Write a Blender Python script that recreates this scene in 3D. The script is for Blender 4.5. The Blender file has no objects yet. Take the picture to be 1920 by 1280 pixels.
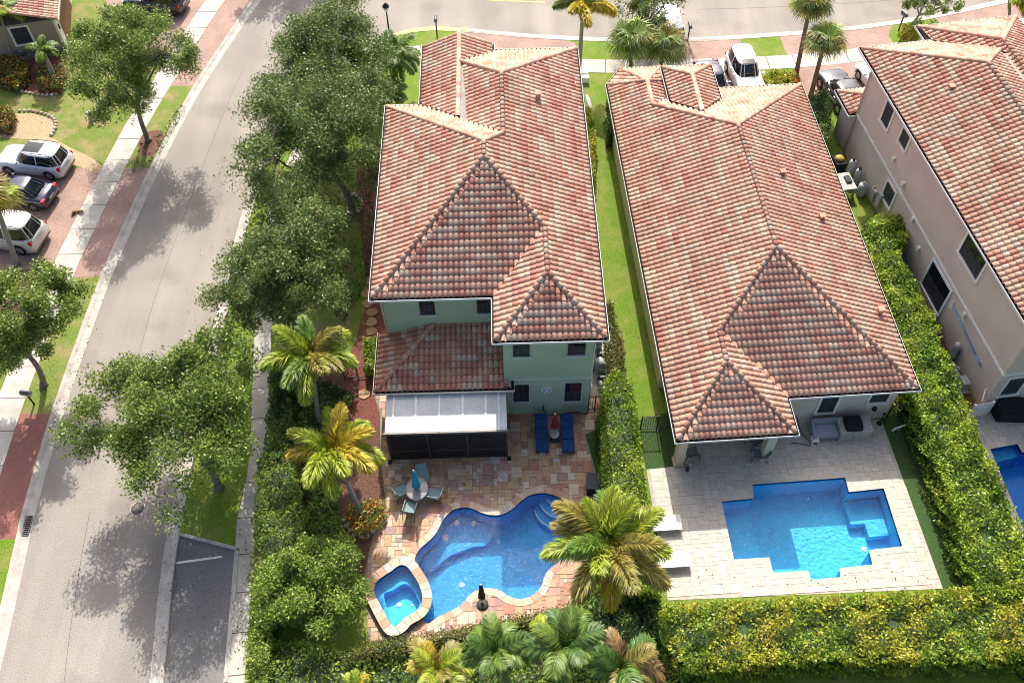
import bpy, bmesh, math, random
import numpy as np
from mathutils import Vector, Matrix, Quaternion
from mathutils.geometry import tessellate_polygon

R = math.radians
scene = bpy.context.scene
col = scene.collection

# ---------------------------------------------------------------- camera
CAM_H, PITCH, ROLL, FOCAL = 43.0, R(53.18), R(-1.156), 1779.0
cp, sp_ = math.cos(PITCH), math.sin(PITCH)
cr, sr = math.cos(ROLL), math.sin(ROLL)
M_ = np.array([[cr, -sr, 0], [sr, cr, 0], [0, 0, 1]]) @ np.array([[1, 0, 0], [0, -sp_, -cp], [0, cp, -sp_]])
cam_d = bpy.data.cameras.new('camera')
cam_d.sensor_fit = 'HORIZONTAL'
cam_d.sensor_width = 36.0
cam_d.lens = 36.0 * FOCAL / 1920.0
cam_d.clip_start, cam_d.clip_end = 0.5, 3000
cam = bpy.data.objects.new('camera', cam_d)
rot = Matrix(((M_[0, 0], M_[0, 1], M_[0, 2]), (-M_[1, 0], -M_[1, 1], -M_[1, 2]), (-M_[2, 0], -M_[2, 1], -M_[2, 2]))).transposed()
cam.matrix_world = Matrix.Translation((0, 0, CAM_H)) @ rot.to_4x4()
col.objects.link(cam)
scene.camera = cam

# ---------------------------------------------------------------- world, sun, exposure
SUN_TRAVEL = Vector((0.03, -1.03, -1.0)).normalized()
world = bpy.data.worlds.new('World')
scene.world = world
world.use_nodes = True
wn = world.node_tree
wn.nodes.clear()
sky = wn.nodes.new('ShaderNodeTexSky')
sky.sky_type = 'NISHITA'
sky.sun_disc = False
to_sun = -SUN_TRAVEL
sky.sun_elevation = math.asin(to_sun.z)
sky.sun_rotation = math.atan2(to_sun.x, to_sun.y)
sky.air_density, sky.dust_density = 0.75, 5.0
bg = wn.nodes.new('ShaderNodeBackground')
bg.inputs['Strength'].default_value = 0.15
wo = wn.nodes.new('ShaderNodeOutputWorld')
wn.links.new(sky.outputs[0], bg.inputs[0])
wn.links.new(bg.outputs[0], wo.inputs[0])
sun_d = bpy.data.lights.new('sun', 'SUN')
sun_d.energy = 3.5
sun_d.angle = R(0.53)
sun_d.color = (1.0, 0.955, 0.88)
sun = bpy.data.objects.new('sun', sun_d)
sun.rotation_euler = SUN_TRAVEL.to_track_quat('-Z', 'Y').to_euler()
sun.location = (0, 60, 80)
col.objects.link(sun)
vs = scene.view_settings
vs.view_transform = 'Standard'
vs.look = 'None'
vs.gamma = 1.0
vs.use_curve_mapping = False
vs.exposure = 0.84
cy = scene.cycles
cy.max_bounces = 6
cy.diffuse_bounces = 3
cy.glossy_bounces = 3
cy.transmission_bounces = 4
cy.transparent_max_bounces = 8
cy.caustics_reflective = False
cy.caustics_refractive = False
cy.use_denoising = True
cy.pixel_filter_type = 'BLACKMAN_HARRIS'
cy.filter_width = 1.0

# ---------------------------------------------------------------- helpers
def spot(px, py, z=0.0):
    """world point at height z seen at survey position (px, py)"""
    d = M_.T @ np.array([(px - 960) / FOCAL, (py - 640) / FOCAL, 1.0])
    t = (z - CAM_H) / d[2]
    return (d[0] * t, d[1] * t)

def spots(pts, z=0.0):
    return [spot(a, b, z) for a, b in pts]

def tag(o, label=None, cat=None, group=None, kind=None):
    if label: o['label'] = label
    if cat: o['category'] = cat
    if group: o['group'] = group
    if kind: o['kind'] = kind
    return o

def link(name, me, parent=None, loc=None):
    o = bpy.data.objects.new(name, me)
    col.objects.link(o)
    if parent is not None: o.parent = parent
    if loc is not None: o.location = loc
    return o

def empty(name, loc=(0, 0, 0), rz=0.0, label=None, cat=None, group=None):
    o = bpy.data.objects.new(name, None)
    o.empty_display_size = 0.3
    col.objects.link(o)
    o.location = loc
    o.rotation_euler = (0, 0, rz)
    return tag(o, label, cat, group)

def copy_tree(o, parent=None):
    c = o.copy()
    col.objects.link(c)
    c.parent = parent
    for ch in o.children:
        copy_tree(ch, c)
    return c

def mesh_np(name, verts, quads, mats, mat_idx=None, smooth=False, tris=False):
    me = bpy.data.meshes.new(name)
    v = np.asarray(verts, dtype=np.float32).reshape(-1, 3)
    n = 3 if tris else 4
    f = np.asarray(quads, dtype=np.int32).reshape(-1, n)
    me.vertices.add(len(v)); me.vertices.foreach_set('co', v.ravel())
    me.loops.add(len(f) * n); me.loops.foreach_set('vertex_index', f.ravel())
    me.polygons.add(len(f))
    me.polygons.foreach_set('loop_start', np.arange(0, len(f) * n, n, dtype=np.int32))
    me.polygons.foreach_set('loop_total', np.full(len(f), n, dtype=np.int32))
    for m in mats: me.materials.append(m)
    if mat_idx is not None:
        me.polygons.foreach_set('material_index', np.asarray(mat_idx, dtype=np.int32))
    if smooth:
        me.polygons.foreach_set('use_smooth', np.ones(len(f), dtype=bool))
    me.update(calc_edges=True)
    return me

class MB:
    """collects shapes for one mesh"""
    def __init__(s): s.v, s.f, s.m, s.sm = [], [], [], []
    def add(s, verts, faces, mi=0, smooth=False):
        b = len(s.v)
        s.v += [tuple(p) for p in verts]
        for f in faces:
            s.f.append(tuple(i + b for i in f)); s.m.append(mi); s.sm.append(smooth)
        return s
    def box(s, x0, x1, y0, y1, z0, z1, mi=0):
        return s.add([(x0, y0, z0), (x1, y0, z0), (x1, y1, z0), (x0, y1, z0), (x0, y0, z1), (x1, y0, z1), (x1, y1, z1), (x0, y1, z1)],
                     [(0, 3, 2, 1), (4, 5, 6, 7), (0, 1, 5, 4), (1, 2, 6, 5), (2, 3, 7, 6), (3, 0, 4, 7)], mi)
    def bar(s, a, b, w, h, mi=0, up=(0, 0, 1)):
        a, b = Vector(a), Vector(b)
        d = (b - a).normalized()
        u = Vector(up)
        if abs(d.dot(u)) > .98: u = Vector((0, 1, 0))
        x = d.cross(u).normalized() * w / 2
        y = x.cross(d).normalized() * h / 2
        P = [a - x - y, a + x - y, a + x + y, a - x + y, b - x - y, b + x - y, b + x + y, b - x + y]
        return s.add(P, [(0, 3, 2, 1), (4, 5, 6, 7), (0, 1, 5, 4), (1, 2, 6, 5), (2, 3, 7, 6), (3, 0, 4, 7)], mi)
    def tube(s, pts, r, n=8, mi=0, caps=True, smooth=True):
        pts = [Vector(p) for p in pts]
        rs = r if isinstance(r, (list, tuple)) else [r] * len(pts)
        V, F = [], []
        ref = None
        for i, p in enumerate(pts):
            d = (pts[min(i + 1, len(pts) - 1)] - pts[max(i - 1, 0)]).normalized()
            if ref is None: ref = Vector((1, 0, 0)) if abs(d.x) < .9 else Vector((0, 1, 0))
            x = (ref - d * ref.dot(d)).normalized(); y = d.cross(x); ref = x
            for k in range(n):
                a = 2 * math.pi * k / n
                V.append(p + (x * math.cos(a) + y * math.sin(a)) * rs[i])
        for i in range(len(pts) - 1):
            for k in range(n):
                F.append((i * n + k, i * n + (k + 1) % n, (i + 1) * n + (k + 1) % n, (i + 1) * n + k))
        s.add(V, F, mi, smooth)
        if caps:
            b = len(s.v) - len(V)
            s.f.append(tuple(b + k for k in range(n))[::-1]); s.m.append(mi); s.sm.append(False)
            s.f.append(tuple(b + (len(pts) - 1) * n + k for k in range(n))); s.m.append(mi); s.sm.append(False)
        return s
    def lathe(s, prof, c=(0, 0, 0), n=16, mi=0, smooth=True):
        V, F = [], []
        for r, z in prof:
            for k in range(n):
                a = 2 * math.pi * k / n
                V.append((c[0] + r * math.cos(a), c[1] + r * math.sin(a), c[2] + z))
        for i in range(len(prof) - 1):
            for k in range(n):
                F.append((i * n + k, i * n + (k + 1) % n, (i + 1) * n + (k + 1) % n, (i + 1) * n + k))
        return s.add(V, F, mi, smooth)
    def prism(s, poly, z0, z1, mi=0, top=True, bottom=False, side_mi=None):
        n = len(poly)
        V = [(x, y, z0) for x, y in poly] + [(x, y, z1) for x, y in poly]
        sm = mi if side_mi is None else side_mi
        s.add(V, [(i, (i + 1) % n, n + (i + 1) % n, n + i) for i in range(n)], sm)
        if top: s.sheet([poly], z1, mi)
        if bottom: s.sheet([poly], z0, mi, flip=True)
        return s
    def sheet(s, loops, z, mi=0, flip=False):
        vec = [[Vector((x, y, 0)) for x, y in l] for l in loops]
        tr = tessellate_polygon(vec)
        flat = [(x, y) for l in loops for x, y in l]
        F = []
        for a, b, c in tr:
            A, B, D = flat[a], flat[b], flat[c]
            ar = (B[0] - A[0]) * (D[1] - A[1]) - (B[1] - A[1]) * (D[0] - A[0])
            t = (a, b, c) if (ar > 0) != flip else (a, c, b)
            F.append(t)
        return s.add([(x, y, z) for x, y in flat], F, mi)
    def build(s, name, mats, parent=None, loc=None, kind=None):
        me = bpy.data.meshes.new(name)
        me.from_pydata([tuple(p) for p in s.v], [], s.f)
        for m in (mats if isinstance(mats, (list, tuple)) else [mats]): me.materials.append(m)
        me.polygons.foreach_set('material_index', s.m)
        me.polygons.foreach_set('use_smooth', s.sm)
        me.update()
        o = link(name, me, parent, loc)
        if kind: o['kind'] = kind
        return o

def catmull(pts, closed=True, sub=5):
    P = [np.array(p, float) for p in pts]
    n = len(P); out = []
    rng = range(n) if closed else range(n - 1)
    for i in rng:
        p0 = P[(i - 1) % n] if closed or i > 0 else P[i]
        p1, p2 = P[i], P[(i + 1) % n]
        p3 = P[(i + 2) % n] if closed or i + 2 < n else p2
        for k in range(sub):
            t = k / sub
            out.append(tuple(0.5 * ((2 * p1) + (-p0 + p2) * t + (2 * p0 - 5 * p1 + 4 * p2 - p3) * t * t + (-p0 + 3 * p1 - 3 * p2 + p3) * t ** 3)))
    if not closed: out.append(tuple(P[-1]))
    return out

def area2(poly):
    return sum(poly[i][0] * poly[(i + 1) % len(poly)][1] - poly[(i + 1) % len(poly)][0] * poly[i][1] for i in range(len(poly)))

def ccw(poly): return list(poly) if area2(poly) > 0 else list(poly)[::-1]

def offset(poly, d):
    """offset a closed CCW polygon outward by d"""
    n = len(poly); out = []
    for i in range(n):
        a, b, c = np.array(poly[i - 1]), np.array(poly[i]), np.array(poly[(i + 1) % n])
        e1 = b - a; e2 = c - b
        n1 = np.array([e1[1], -e1[0]]) / max(np.hypot(*e1), 1e-9)
        n2 = np.array([e2[1], -e2[0]]) / max(np.hypot(*e2), 1e-9)
        m = n1 + n2
        k = max(np.dot(m, m) / 2, .35)
        out.append(tuple(b + m * d / k))
    return out

def inside(p, poly):
    x, y = p; r = False; n = len(poly); j = n - 1
    for i in range(n):
        xi, yi = poly[i]; xj, yj = poly[j]
        if (yi > y) != (yj > y) and x < (xj - xi) * (y - yi) / (yj - yi) + xi: r = not r
        j = i
    return r

# ---------------------------------------------------------------- materials
def new_mat(name):
    m = bpy.data.materials.new(name); m.use_nodes = True
    nt = m.node_tree; nt.nodes.clear()
    return m, nt, nt.nodes.new

def rgb(c): return (c[0], c[1], c[2], 1.0)

def mat(name, c, rough=.8, var=.15, scale=6.0, c2=None, grain=0.0, gscale=60.0, bump=0.0, bscale=40.0, metal=0.0, spec=.3, island=0.0, coat=0.0, contrast=(.3, .7)):
    m, nt, N = new_mat(name)
    L = nt.links.new
    out = N('ShaderNodeOutputMaterial'); b = N('ShaderNodeBsdfPrincipled')
    L(b.outputs[0], out.inputs[0])
    b.inputs['Roughness'].default_value = rough
    b.inputs['Metallic'].default_value = metal
    b.inputs['Specular IOR Level'].default_value = spec
    b.inputs['Coat Weight'].default_value = coat
    b.inputs['Coat Roughness'].default_value = .06
    geo = N('ShaderNodeNewGeometry')
    ca = tuple(x * (1 - var) for x in c); cb = c2 if c2 else tuple(min(1, x * (1 + var)) for x in c)
    if c2: ca = c
    nz = N('ShaderNodeTexNoise'); nz.inputs['Scale'].default_value = scale; nz.inputs['Detail'].default_value = 5
    L(geo.outputs['Position'], nz.inputs['Vector'])
    mr = N('ShaderNodeMapRange'); mr.inputs[1].default_value, mr.inputs[2].default_value = contrast
    L(nz.outputs[0], mr.inputs[0])
    mx = N('ShaderNodeMix'); mx.data_type = 'RGBA'
    mx.inputs[6].default_value = rgb(ca); mx.inputs[7].default_value = rgb(cb)
    L(mr.outputs[0], mx.inputs[0])
    src = mx.outputs[2]
    if grain:
        g = N('ShaderNodeTexNoise'); g.inputs['Scale'].default_value = gscale; g.inputs['Detail'].default_value = 3
        L(geo.outputs['Position'], g.inputs['Vector'])
        gr = N('ShaderNodeMapRange'); gr.inputs[1].default_value, gr.inputs[2].default_value = .3, .7
        gr.inputs[3].default_value, gr.inputs[4].default_value = 1 - grain, 1 + grain
        L(g.outputs[0], gr.inputs[0])
        mm = N('ShaderNodeMix'); mm.data_type = 'RGBA'; mm.blend_type = 'MULTIPLY'; mm.inputs[0].default_value = 1
        L(src, mm.inputs[6]); L(gr.outputs[0], mm.inputs[7]); src = mm.outputs[2]
    if island:
        ir = N('ShaderNodeMapRange'); ir.inputs[3].default_value, ir.inputs[4].default_value = 1 - island, 1 + island
        L(geo.outputs['Random Per Island'], ir.inputs[0])
        mm = N('ShaderNodeMix'); mm.data_type = 'RGBA'; mm.blend_type = 'MULTIPLY'; mm.inputs[0].default_value = 1
        L(src, mm.inputs[6]); L(ir.outputs[0], mm.inputs[7]); src = mm.outputs[2]
    L(src, b.inputs['Base Color'])
    if bump:
        bz = N('ShaderNodeTexNoise'); bz.inputs['Scale'].default_value = bscale; bz.inputs['Detail'].default_value = 4
        L(geo.outputs['Position'], bz.inputs['Vector'])
        bp = N('ShaderNodeBump'); bp.inputs['Strength'].default_value = min(1, bump); bp.inputs['Distance'].default_value = .02 * max(1, bump)
        L(bz.outputs[0], bp.inputs['Height']); L(bp.outputs[0], b.inputs['Normal'])
    return m

def leaf_mat(name, c, c2, trans=.36, scale=1.2, island=.45, rough=.42):
    m, nt, N = new_mat(name); L = nt.links.new
    out = N('ShaderNodeOutputMaterial'); b = N('ShaderNodeBsdfPrincipled'); t = N('ShaderNodeBsdfTranslucent'); ms = N('ShaderNodeMixShader')
    geo = N('ShaderNodeNewGeometry')
    nz = N('ShaderNodeTexNoise'); nz.inputs['Scale'].default_value = scale; nz.inputs['Detail'].default_value = 3
    L(geo.outputs['Position'], nz.inputs['Vector'])
    mr = N('ShaderNodeMapRange'); mr.inputs[1].default_value, mr.inputs[2].default_value = .35, .65
    L(nz.outputs[0], mr.inputs[0])
    mx = N('ShaderNodeMix'); mx.data_type = 'RGBA'; mx.inputs[6].default_value = rgb(c); mx.inputs[7].default_value = rgb(c2)
    L(mr.outputs[0], mx.inputs[0])
    ir = N('ShaderNodeMapRange'); ir.inputs[3].default_value, ir.inputs[4].default_value = 1 - island, 1 + island
    L(geo.outputs['Random Per Island'], ir.inputs[0])
    mm = N('ShaderNodeMix'); mm.data_type = 'RGBA'; mm.blend_type = 'MULTIPLY'; mm.inputs[0].default_value = 1
    L(mx.outputs[2], mm.inputs[6]); L(ir.outputs[0], mm.inputs[7])
    L(mm.outputs[2], b.inputs['Base Color']); L(mm.outputs[2], t.inputs['Color'])
    b.inputs['Roughness'].default_value = rough; b.inputs['Specular IOR Level'].default_value = .4
    ms.inputs[0].default_value = trans
    L(b.outputs[0], ms.inputs[1]); L(t.outputs[0], ms.inputs[2]); L(ms.outputs[0], out.inputs[0])
    return m

def paver_mat(name, c1, c2, mortar, rot=0.0, s=1.0, var=.35):
    """small clay driveway bricks, too small to pick apart: laid herringbone-like in colour and joints"""
    m, nt, N = new_mat(name); L = nt.links.new
    out = N('ShaderNodeOutputMaterial'); b = N('ShaderNodeBsdfPrincipled'); L(b.outputs[0], out.inputs[0])
    geo = N('ShaderNodeNewGeometry'); mp = N('ShaderNodeMapping'); mp.inputs['Rotation'].default_value = (0, 0, rot)
    L(geo.outputs['Position'], mp.inputs['Vector'])
    br = N('ShaderNodeTexBrick'); br.inputs['Scale'].default_value = 4.6 * s
    br.inputs['Color1'].default_value = rgb(c1); br.inputs['Color2'].default_value = rgb(c2); br.inputs['Mortar'].default_value = rgb(mortar)
    br.inputs['Mortar Size'].default_value = .03; br.inputs['Mortar Smooth'].default_value = .3; br.inputs['Bias'].default_value = 0
    L(mp.outputs[0], br.inputs['Vector'])
    nz = N('ShaderNodeTexNoise'); nz.inputs['Scale'].default_value = .55; nz.inputs['Detail'].default_value = 6
    L(geo.outputs['Position'], nz.inputs['Vector'])
    mr = N('ShaderNodeMapRange'); mr.inputs[1].default_value, mr.inputs[2].default_value = .3, .7; mr.inputs[3].default_value, mr.inputs[4].default_value = 1 - var * .5, 1 + var * .5
    L(nz.outputs[0], mr.inputs[0])
    mm = N('ShaderNodeMix'); mm.data_type = 'RGBA'; mm.blend_type = 'MULTIPLY'; mm.inputs[0].default_value = 1
    L(br.outputs[0], mm.inputs[6]); L(mr.outputs[0], mm.inputs[7]); L(mm.outputs[2], b.inputs['Base Color'])
    bp = N('ShaderNodeBump'); bp.inputs['Strength'].default_value = .5; bp.inputs['Distance'].default_value = .01; bp.invert = True
    L(br.outputs['Fac'], bp.inputs['Height']); L(bp.outputs[0], b.inputs['Normal'])
    b.inputs['Roughness'].default_value = .85
    return m

def asphalt_mat(name, c, dark, rough=.9):
    """aged asphalt: aggregate grain, soft worn wheel tracks and stains"""
    m, nt, N = new_mat(name); L = nt.links.new
    out = N('ShaderNodeOutputMaterial'); b = N('ShaderNodeBsdfPrincipled'); L(b.outputs[0], out.inputs[0])
    geo = N('ShaderNodeNewGeometry')
    def noise(sc, det, a, bb, lo, hi, stretch=None):
        nz = N('ShaderNodeTexNoise'); nz.inputs['Scale'].default_value = sc; nz.inputs['Detail'].default_value = det
        if stretch:
            mp = N('ShaderNodeMapping'); mp.inputs['Scale'].default_value = stretch
            L(geo.outputs['Position'], mp.inputs['Vector']); L(mp.outputs[0], nz.inputs['Vector'])
        else: L(geo.outputs['Position'], nz.inputs['Vector'])
        r = N('ShaderNodeMapRange'); r.inputs[1].default_value, r.inputs[2].default_value = a, bb
        r.inputs[3].default_value, r.inputs[4].default_value = lo, hi
        L(nz.outputs[0], r.inputs[0]); return r.outputs[0], nz
    base = N('ShaderNodeRGB'); base.outputs[0].default_value = rgb(c)
    src = base.outputs[0]
    g0, gn = noise(14, 6, .32, .68, .80, 1.16)
    for f in (g0, noise(55, 3, .3, .7, .88, 1.12)[0], noise(.22, 5, .3, .7, .88, 1.10)[0], noise(.5, 4, .35, .7, .88, 1.07, (1.4, .05, 1))[0]):
        mm = N('ShaderNodeMix'); mm.data_type = 'RGBA'; mm.blend_type = 'MULTIPLY'; mm.inputs[0].default_value = 1
        L(src, mm.inputs[6]); L(f, mm.inputs[7]); src = mm.outputs[2]
    st, _ = noise(.33, 6, .56, .74, 0, .7)
    mx = N('ShaderNodeMix'); mx.data_type = 'RGBA'; L(st, mx.inputs[0]); L(src, mx.inputs[6]); mx.inputs[7].default_value = rgb(dark)
    L(mx.outputs[2], b.inputs['Base Color'])
    bp = N('ShaderNodeBump'); bp.inputs['Strength'].default_value = .35; bp.inputs['Distance'].default_value = .01
    L(gn.outputs[0], bp.inputs['Height']); L(bp.outputs[0], b.inputs['Normal'])
    b.inputs['Roughness'].default_value = rough; b.inputs['Specular IOR Level'].default_value = .2
    return m

def lawn_mat(name, c, c2, dry, dryness=.5):
    m, nt, N = new_mat(name); L = nt.links.new
    out = N('ShaderNodeOutputMaterial'); b = N('ShaderNodeBsdfPrincipled'); L(b.outputs[0], out.inputs[0])
    geo = N('ShaderNodeNewGeometry')
    def noise(sc, det, a, bb, lo=0., hi=1.):
        nz = N('ShaderNodeTexNoise'); nz.inputs['Scale'].default_value = sc; nz.inputs['Detail'].default_value = det
        L(geo.outputs['Position'], nz.inputs['Vector'])
        r = N('ShaderNodeMapRange'); r.inputs[1].default_value, r.inputs[2].default_value = a, bb
        r.inputs[3].default_value, r.inputs[4].default_value = lo, hi
        L(nz.outputs[0], r.inputs[0]); return r.outputs[0], nz
    mx = N('ShaderNodeMix'); mx.data_type = 'RGBA'; mx.inputs[6].default_value = rgb(c); mx.inputs[7].default_value = rgb(c2)
    L(noise(9, 6, .3, .7)[0], mx.inputs[0])
    m2 = N('ShaderNodeMix'); m2.data_type = 'RGBA'; m2.inputs[7].default_value = rgb(dry); L(mx.outputs[2], m2.inputs[6])
    L(noise(.8, 9, .44, .72, 0, dryness)[0], m2.inputs[0])
    f, fn = noise(34, 5, .3, .7, .55, 1.4)
    mm = N('ShaderNodeMix'); mm.data_type = 'RGBA'; mm.blend_type = 'MULTIPLY'; mm.inputs[0].default_value = 1
    L(m2.outputs[2], mm.inputs[6]); L(f, mm.inputs[7]); L(mm.outputs[2], b.inputs['Base Color'])
    bp = N('ShaderNodeBump'); bp.inputs['Strength'].default_value = 1; bp.inputs['Distance'].default_value = .05
    L(fn.outputs[0], bp.inputs['Height']); L(bp.outputs[0], b.inputs['Normal'])
    b.inputs['Roughness'].default_value = .8; b.inputs['Specular IOR Level'].default_value = .2
    return m

def water_mat(name, tint, bump=.5, scale=2.2, rough=.05, refl=1.0):
    m, nt, N = new_mat(name); L = nt.links.new
    out = N('ShaderNodeOutputMaterial'); tr = N('ShaderNodeBsdfTransparent'); gl = N('ShaderNodeBsdfGlossy'); ms = N('ShaderNodeMixShader')
    tr.inputs[0].default_value = rgb(tint); gl.inputs['Roughness'].default_value = rough
    fr = N('ShaderNodeFresnel'); fr.inputs[0].default_value = 1.33
    geo = N('ShaderNodeNewGeometry')
    a = N('ShaderNodeTexNoise'); a.inputs['Scale'].default_value = scale; a.inputs['Detail'].default_value = 4; a.inputs['Distortion'].default_value = .6
    L(geo.outputs['Position'], a.inputs['Vector'])
    bp = N('ShaderNodeBump'); bp.inputs['Strength'].default_value = 1.0; bp.inputs['Distance'].default_value = bump
    L(a.outputs[0], bp.inputs['Height']); L(bp.outputs[0], gl.inputs['Normal']); L(bp.outputs[0], fr.inputs['Normal'])
    mu = N('ShaderNodeMath'); mu.operation = 'MULTIPLY'; mu.inputs[1].default_value = refl; L(fr.outputs[0], mu.inputs[0])
    L(mu.outputs[0], ms.inputs[0]); L(tr.outputs[0], ms.inputs[1]); L(gl.outputs[0], ms.inputs[2]); L(ms.outputs[0], out.inputs[0])
    return m

def glass_mat(name, c, rough=.05):
    m, nt, N = new_mat(name); L = nt.links.new
    out = N('ShaderNodeOutputMaterial'); b = N('ShaderNodeBsdfPrincipled'); L(b.outputs[0], out.inputs[0])
    b.inputs['Base Color'].default_value = rgb(c); b.inputs['Roughness'].default_value = rough; b.inputs['Specular IOR Level'].default_value = .6
    return m

MT = {}
MT['asphalt'] = asphalt_mat('asphalt', (.30, .265, .228), (.20, .175, .15))
MT['asphalt_dark'] = asphalt_mat('asphalt_parking', (.21, .20, .19), (.11, .105, .10))
MT['concrete'] = mat('concrete', (.44, .41, .355), .85, .16, 1.3, grain=.1, gscale=30, bump=.15, bscale=30)
MT['kerb'] = mat('kerb_concrete', (.42, .385, .335), .85, .2, 1.6, grain=.12, gscale=25, bump=.2, bscale=30)
MT['yellow'] = mat('yellow_paint', (.62, .45, .16), .7, .25, 3, grain=.15)
MT['white_paint'] = mat('road_paint', (.75, .74, .70), .7, .15, 4, grain=.2, gscale=20)
MT['brick_pink'] = paver_mat('paver_pink', (.40, .255, .20), (.30, .17, .135), (.25, .20, .165))
MT['brick_red'] = paver_mat('paver_red', (.33, .12, .085), (.24, .085, .065), (.20, .11, .085), rot=.5)
MT['lawn'] = lawn_mat('lawn_grass', (.115, .20, .016), (.17, .27, .022), (.29, .26, .08), .70)
MT['lawn_dry'] = lawn_mat('lawn_dry_grass', (.12, .19, .025), (.20, .25, .045), (.33, .25, .12), .95)
MT['turf'] = lawn_mat('turf_synthetic', (.040, .085, .022), (.060, .115, .030), (.05, .10, .025), .3)
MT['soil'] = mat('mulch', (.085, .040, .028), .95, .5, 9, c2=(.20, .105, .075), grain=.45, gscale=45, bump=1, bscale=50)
MT['mulch_red'] = mat('mulch_red', (.14, .045, .032), .95, .5, 9, c2=(.24, .10, .075), grain=.4, gscale=45, bump=1, bscale=50)
MT['gravel'] = mat('pebble', (.52, .38, .22), .9, .4, 14, c2=(.30, .21, .13), grain=.4, gscale=40, bump=1, bscale=40)
MT['ground'] = lawn_mat('ground_grass', (.09, .17, .02), (.12, .21, .03), (.25, .22, .10), .6)
MT['white'] = mat('white_paint', (.80, .79, .76), .55, .05, 2, grain=.04)
MT['metal_white'] = mat('white_aluminium', (.72, .73, .74), .4, .06, 2)
MT['bronze'] = mat('bronze_aluminium', (.10, .095, .09), .45, .1, 3, metal=.4)
MT['black_metal'] = mat('black_metal', (.018, .018, .02), .4, .2, 5)
MT['dark'] = mat('dark_void', (.012, .012, .014), .9, .1, 3)
MT['glass'] = glass_mat('window_glass', (.010, .013, .018))
MT['screen'] = mat('window_screen', (.030, .035, .045), .5, .3, 1.5, grain=.1, gscale=90)
MT['sage'] = mat('stucco_sage', (.375, .475, .345), .9, .06, .8, grain=.06, gscale=40, bump=.3, bscale=60)
MT['cream'] = mat('stucco_cream', (.60, .50, .36), .9, .07, .9, grain=.05, gscale=40, bump=.3, bscale=60)
MT['beige'] = mat('stucco_beige', (.60, .51, .42), .9, .07, .9, grain=.05, gscale=40, bump=.3, bscale=60)
MT['pink'] = mat('stucco_pink', (.61, .49, .42), .9, .08, .6, grain=.05, gscale=40, bump=.3, bscale=60)
MT['tan'] = mat('stucco_tan', (.33, .26, .19), .9, .07, .9, grain=.05, gscale=40, bump=.3, bscale=60)
MT['trim'] = mat('trim_cream', (.70, .66, .56), .7, .06, 1.5)
MT['trim_white'] = mat('trim_white', (.74, .72, .69), .6, .05, 2)
MT['trim_green'] = mat('trim_green', (.48, .56, .50), .7, .06, 2)
MT['underlay'] = mat('roof_underlay', (.055, .035, .028), .9, .2, 2)
MT['flashing'] = mat('flashing', (.24, .23, .21), .6, .25, 2.5, grain=.1)
# ================================================================ THE SETTING
rnd = random.Random(7)
G0 = 0.10                                   # level of lawns and pavements above the road

def structure(name, mb, mats):
    return tag(mb.build(name, mats), kind='structure')


# --- pool outlines (needed to cut them out of the lawn and the patios)
def crop6(pts): return [(680 + x / 4.414, 900 + y / 4.414) for x, y in pts]
POOL_Z = 0.02
pool1 = ccw(catmull(spots(crop6([(425, 655), (480, 560), (560, 490), (610, 430), (650, 350), (690, 295), (750, 245), (830, 225), (900, 232), (960, 258), (1020, 280), (1090, 290), (1160, 280), (1240, 235), (1300, 180), (1370, 130), (1450, 108), (1530, 110), (1610, 135), (1690, 190), (1740, 250), (1768, 330), (1775, 420), (1765, 510), (1735, 585), (1690, 640), (1620, 695), (1550, 750), (1510, 810), (1490, 880), (1440, 940), (1370, 985), (1280, 995), (1200, 970), (1150, 935), (1090, 912), (1020, 908), (950, 925), (900, 955), (850, 1010), (790, 1065), (700, 1110), (620, 1150), (545, 1200), (500, 1160), (545, 1060), (550, 950), (520, 850), (460, 750)]), POOL_Z), sub=3))
spa = ccw(catmull(spots(crop6([(90, 905), (112, 845), (170, 795), (240, 750), (290, 712), (340, 702), (388, 730), (430, 790), (470, 855), (498, 930), (505, 990), (490, 1050), (450, 1095), (400, 1122), (352, 1155), (310, 1200), (262, 1225), (225, 1195), (180, 1115), (130, 1020), (98, 955)]), 0.30), sub=3))
pool2 = ccw(spots([(1350, 940), (1410, 934), (1408, 908), (1585, 895), (1592, 922), (1657, 915), (1693, 1027), (1630, 1034), (1637, 1061), (1575, 1068), (1577, 1085), (1518, 1090), (1513, 1073), (1447, 1077), (1440, 1048), (1374, 1052)], POOL_Z))
pool3 = ccw(spots([(1853, 842), (1907, 832), (1916, 848), (2040, 830), (2110, 990), (1924, 1014)], POOL_Z))
spa_out = offset(spa, .36)
holes_all = [pool1, spa, pool2, pool3]

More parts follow.
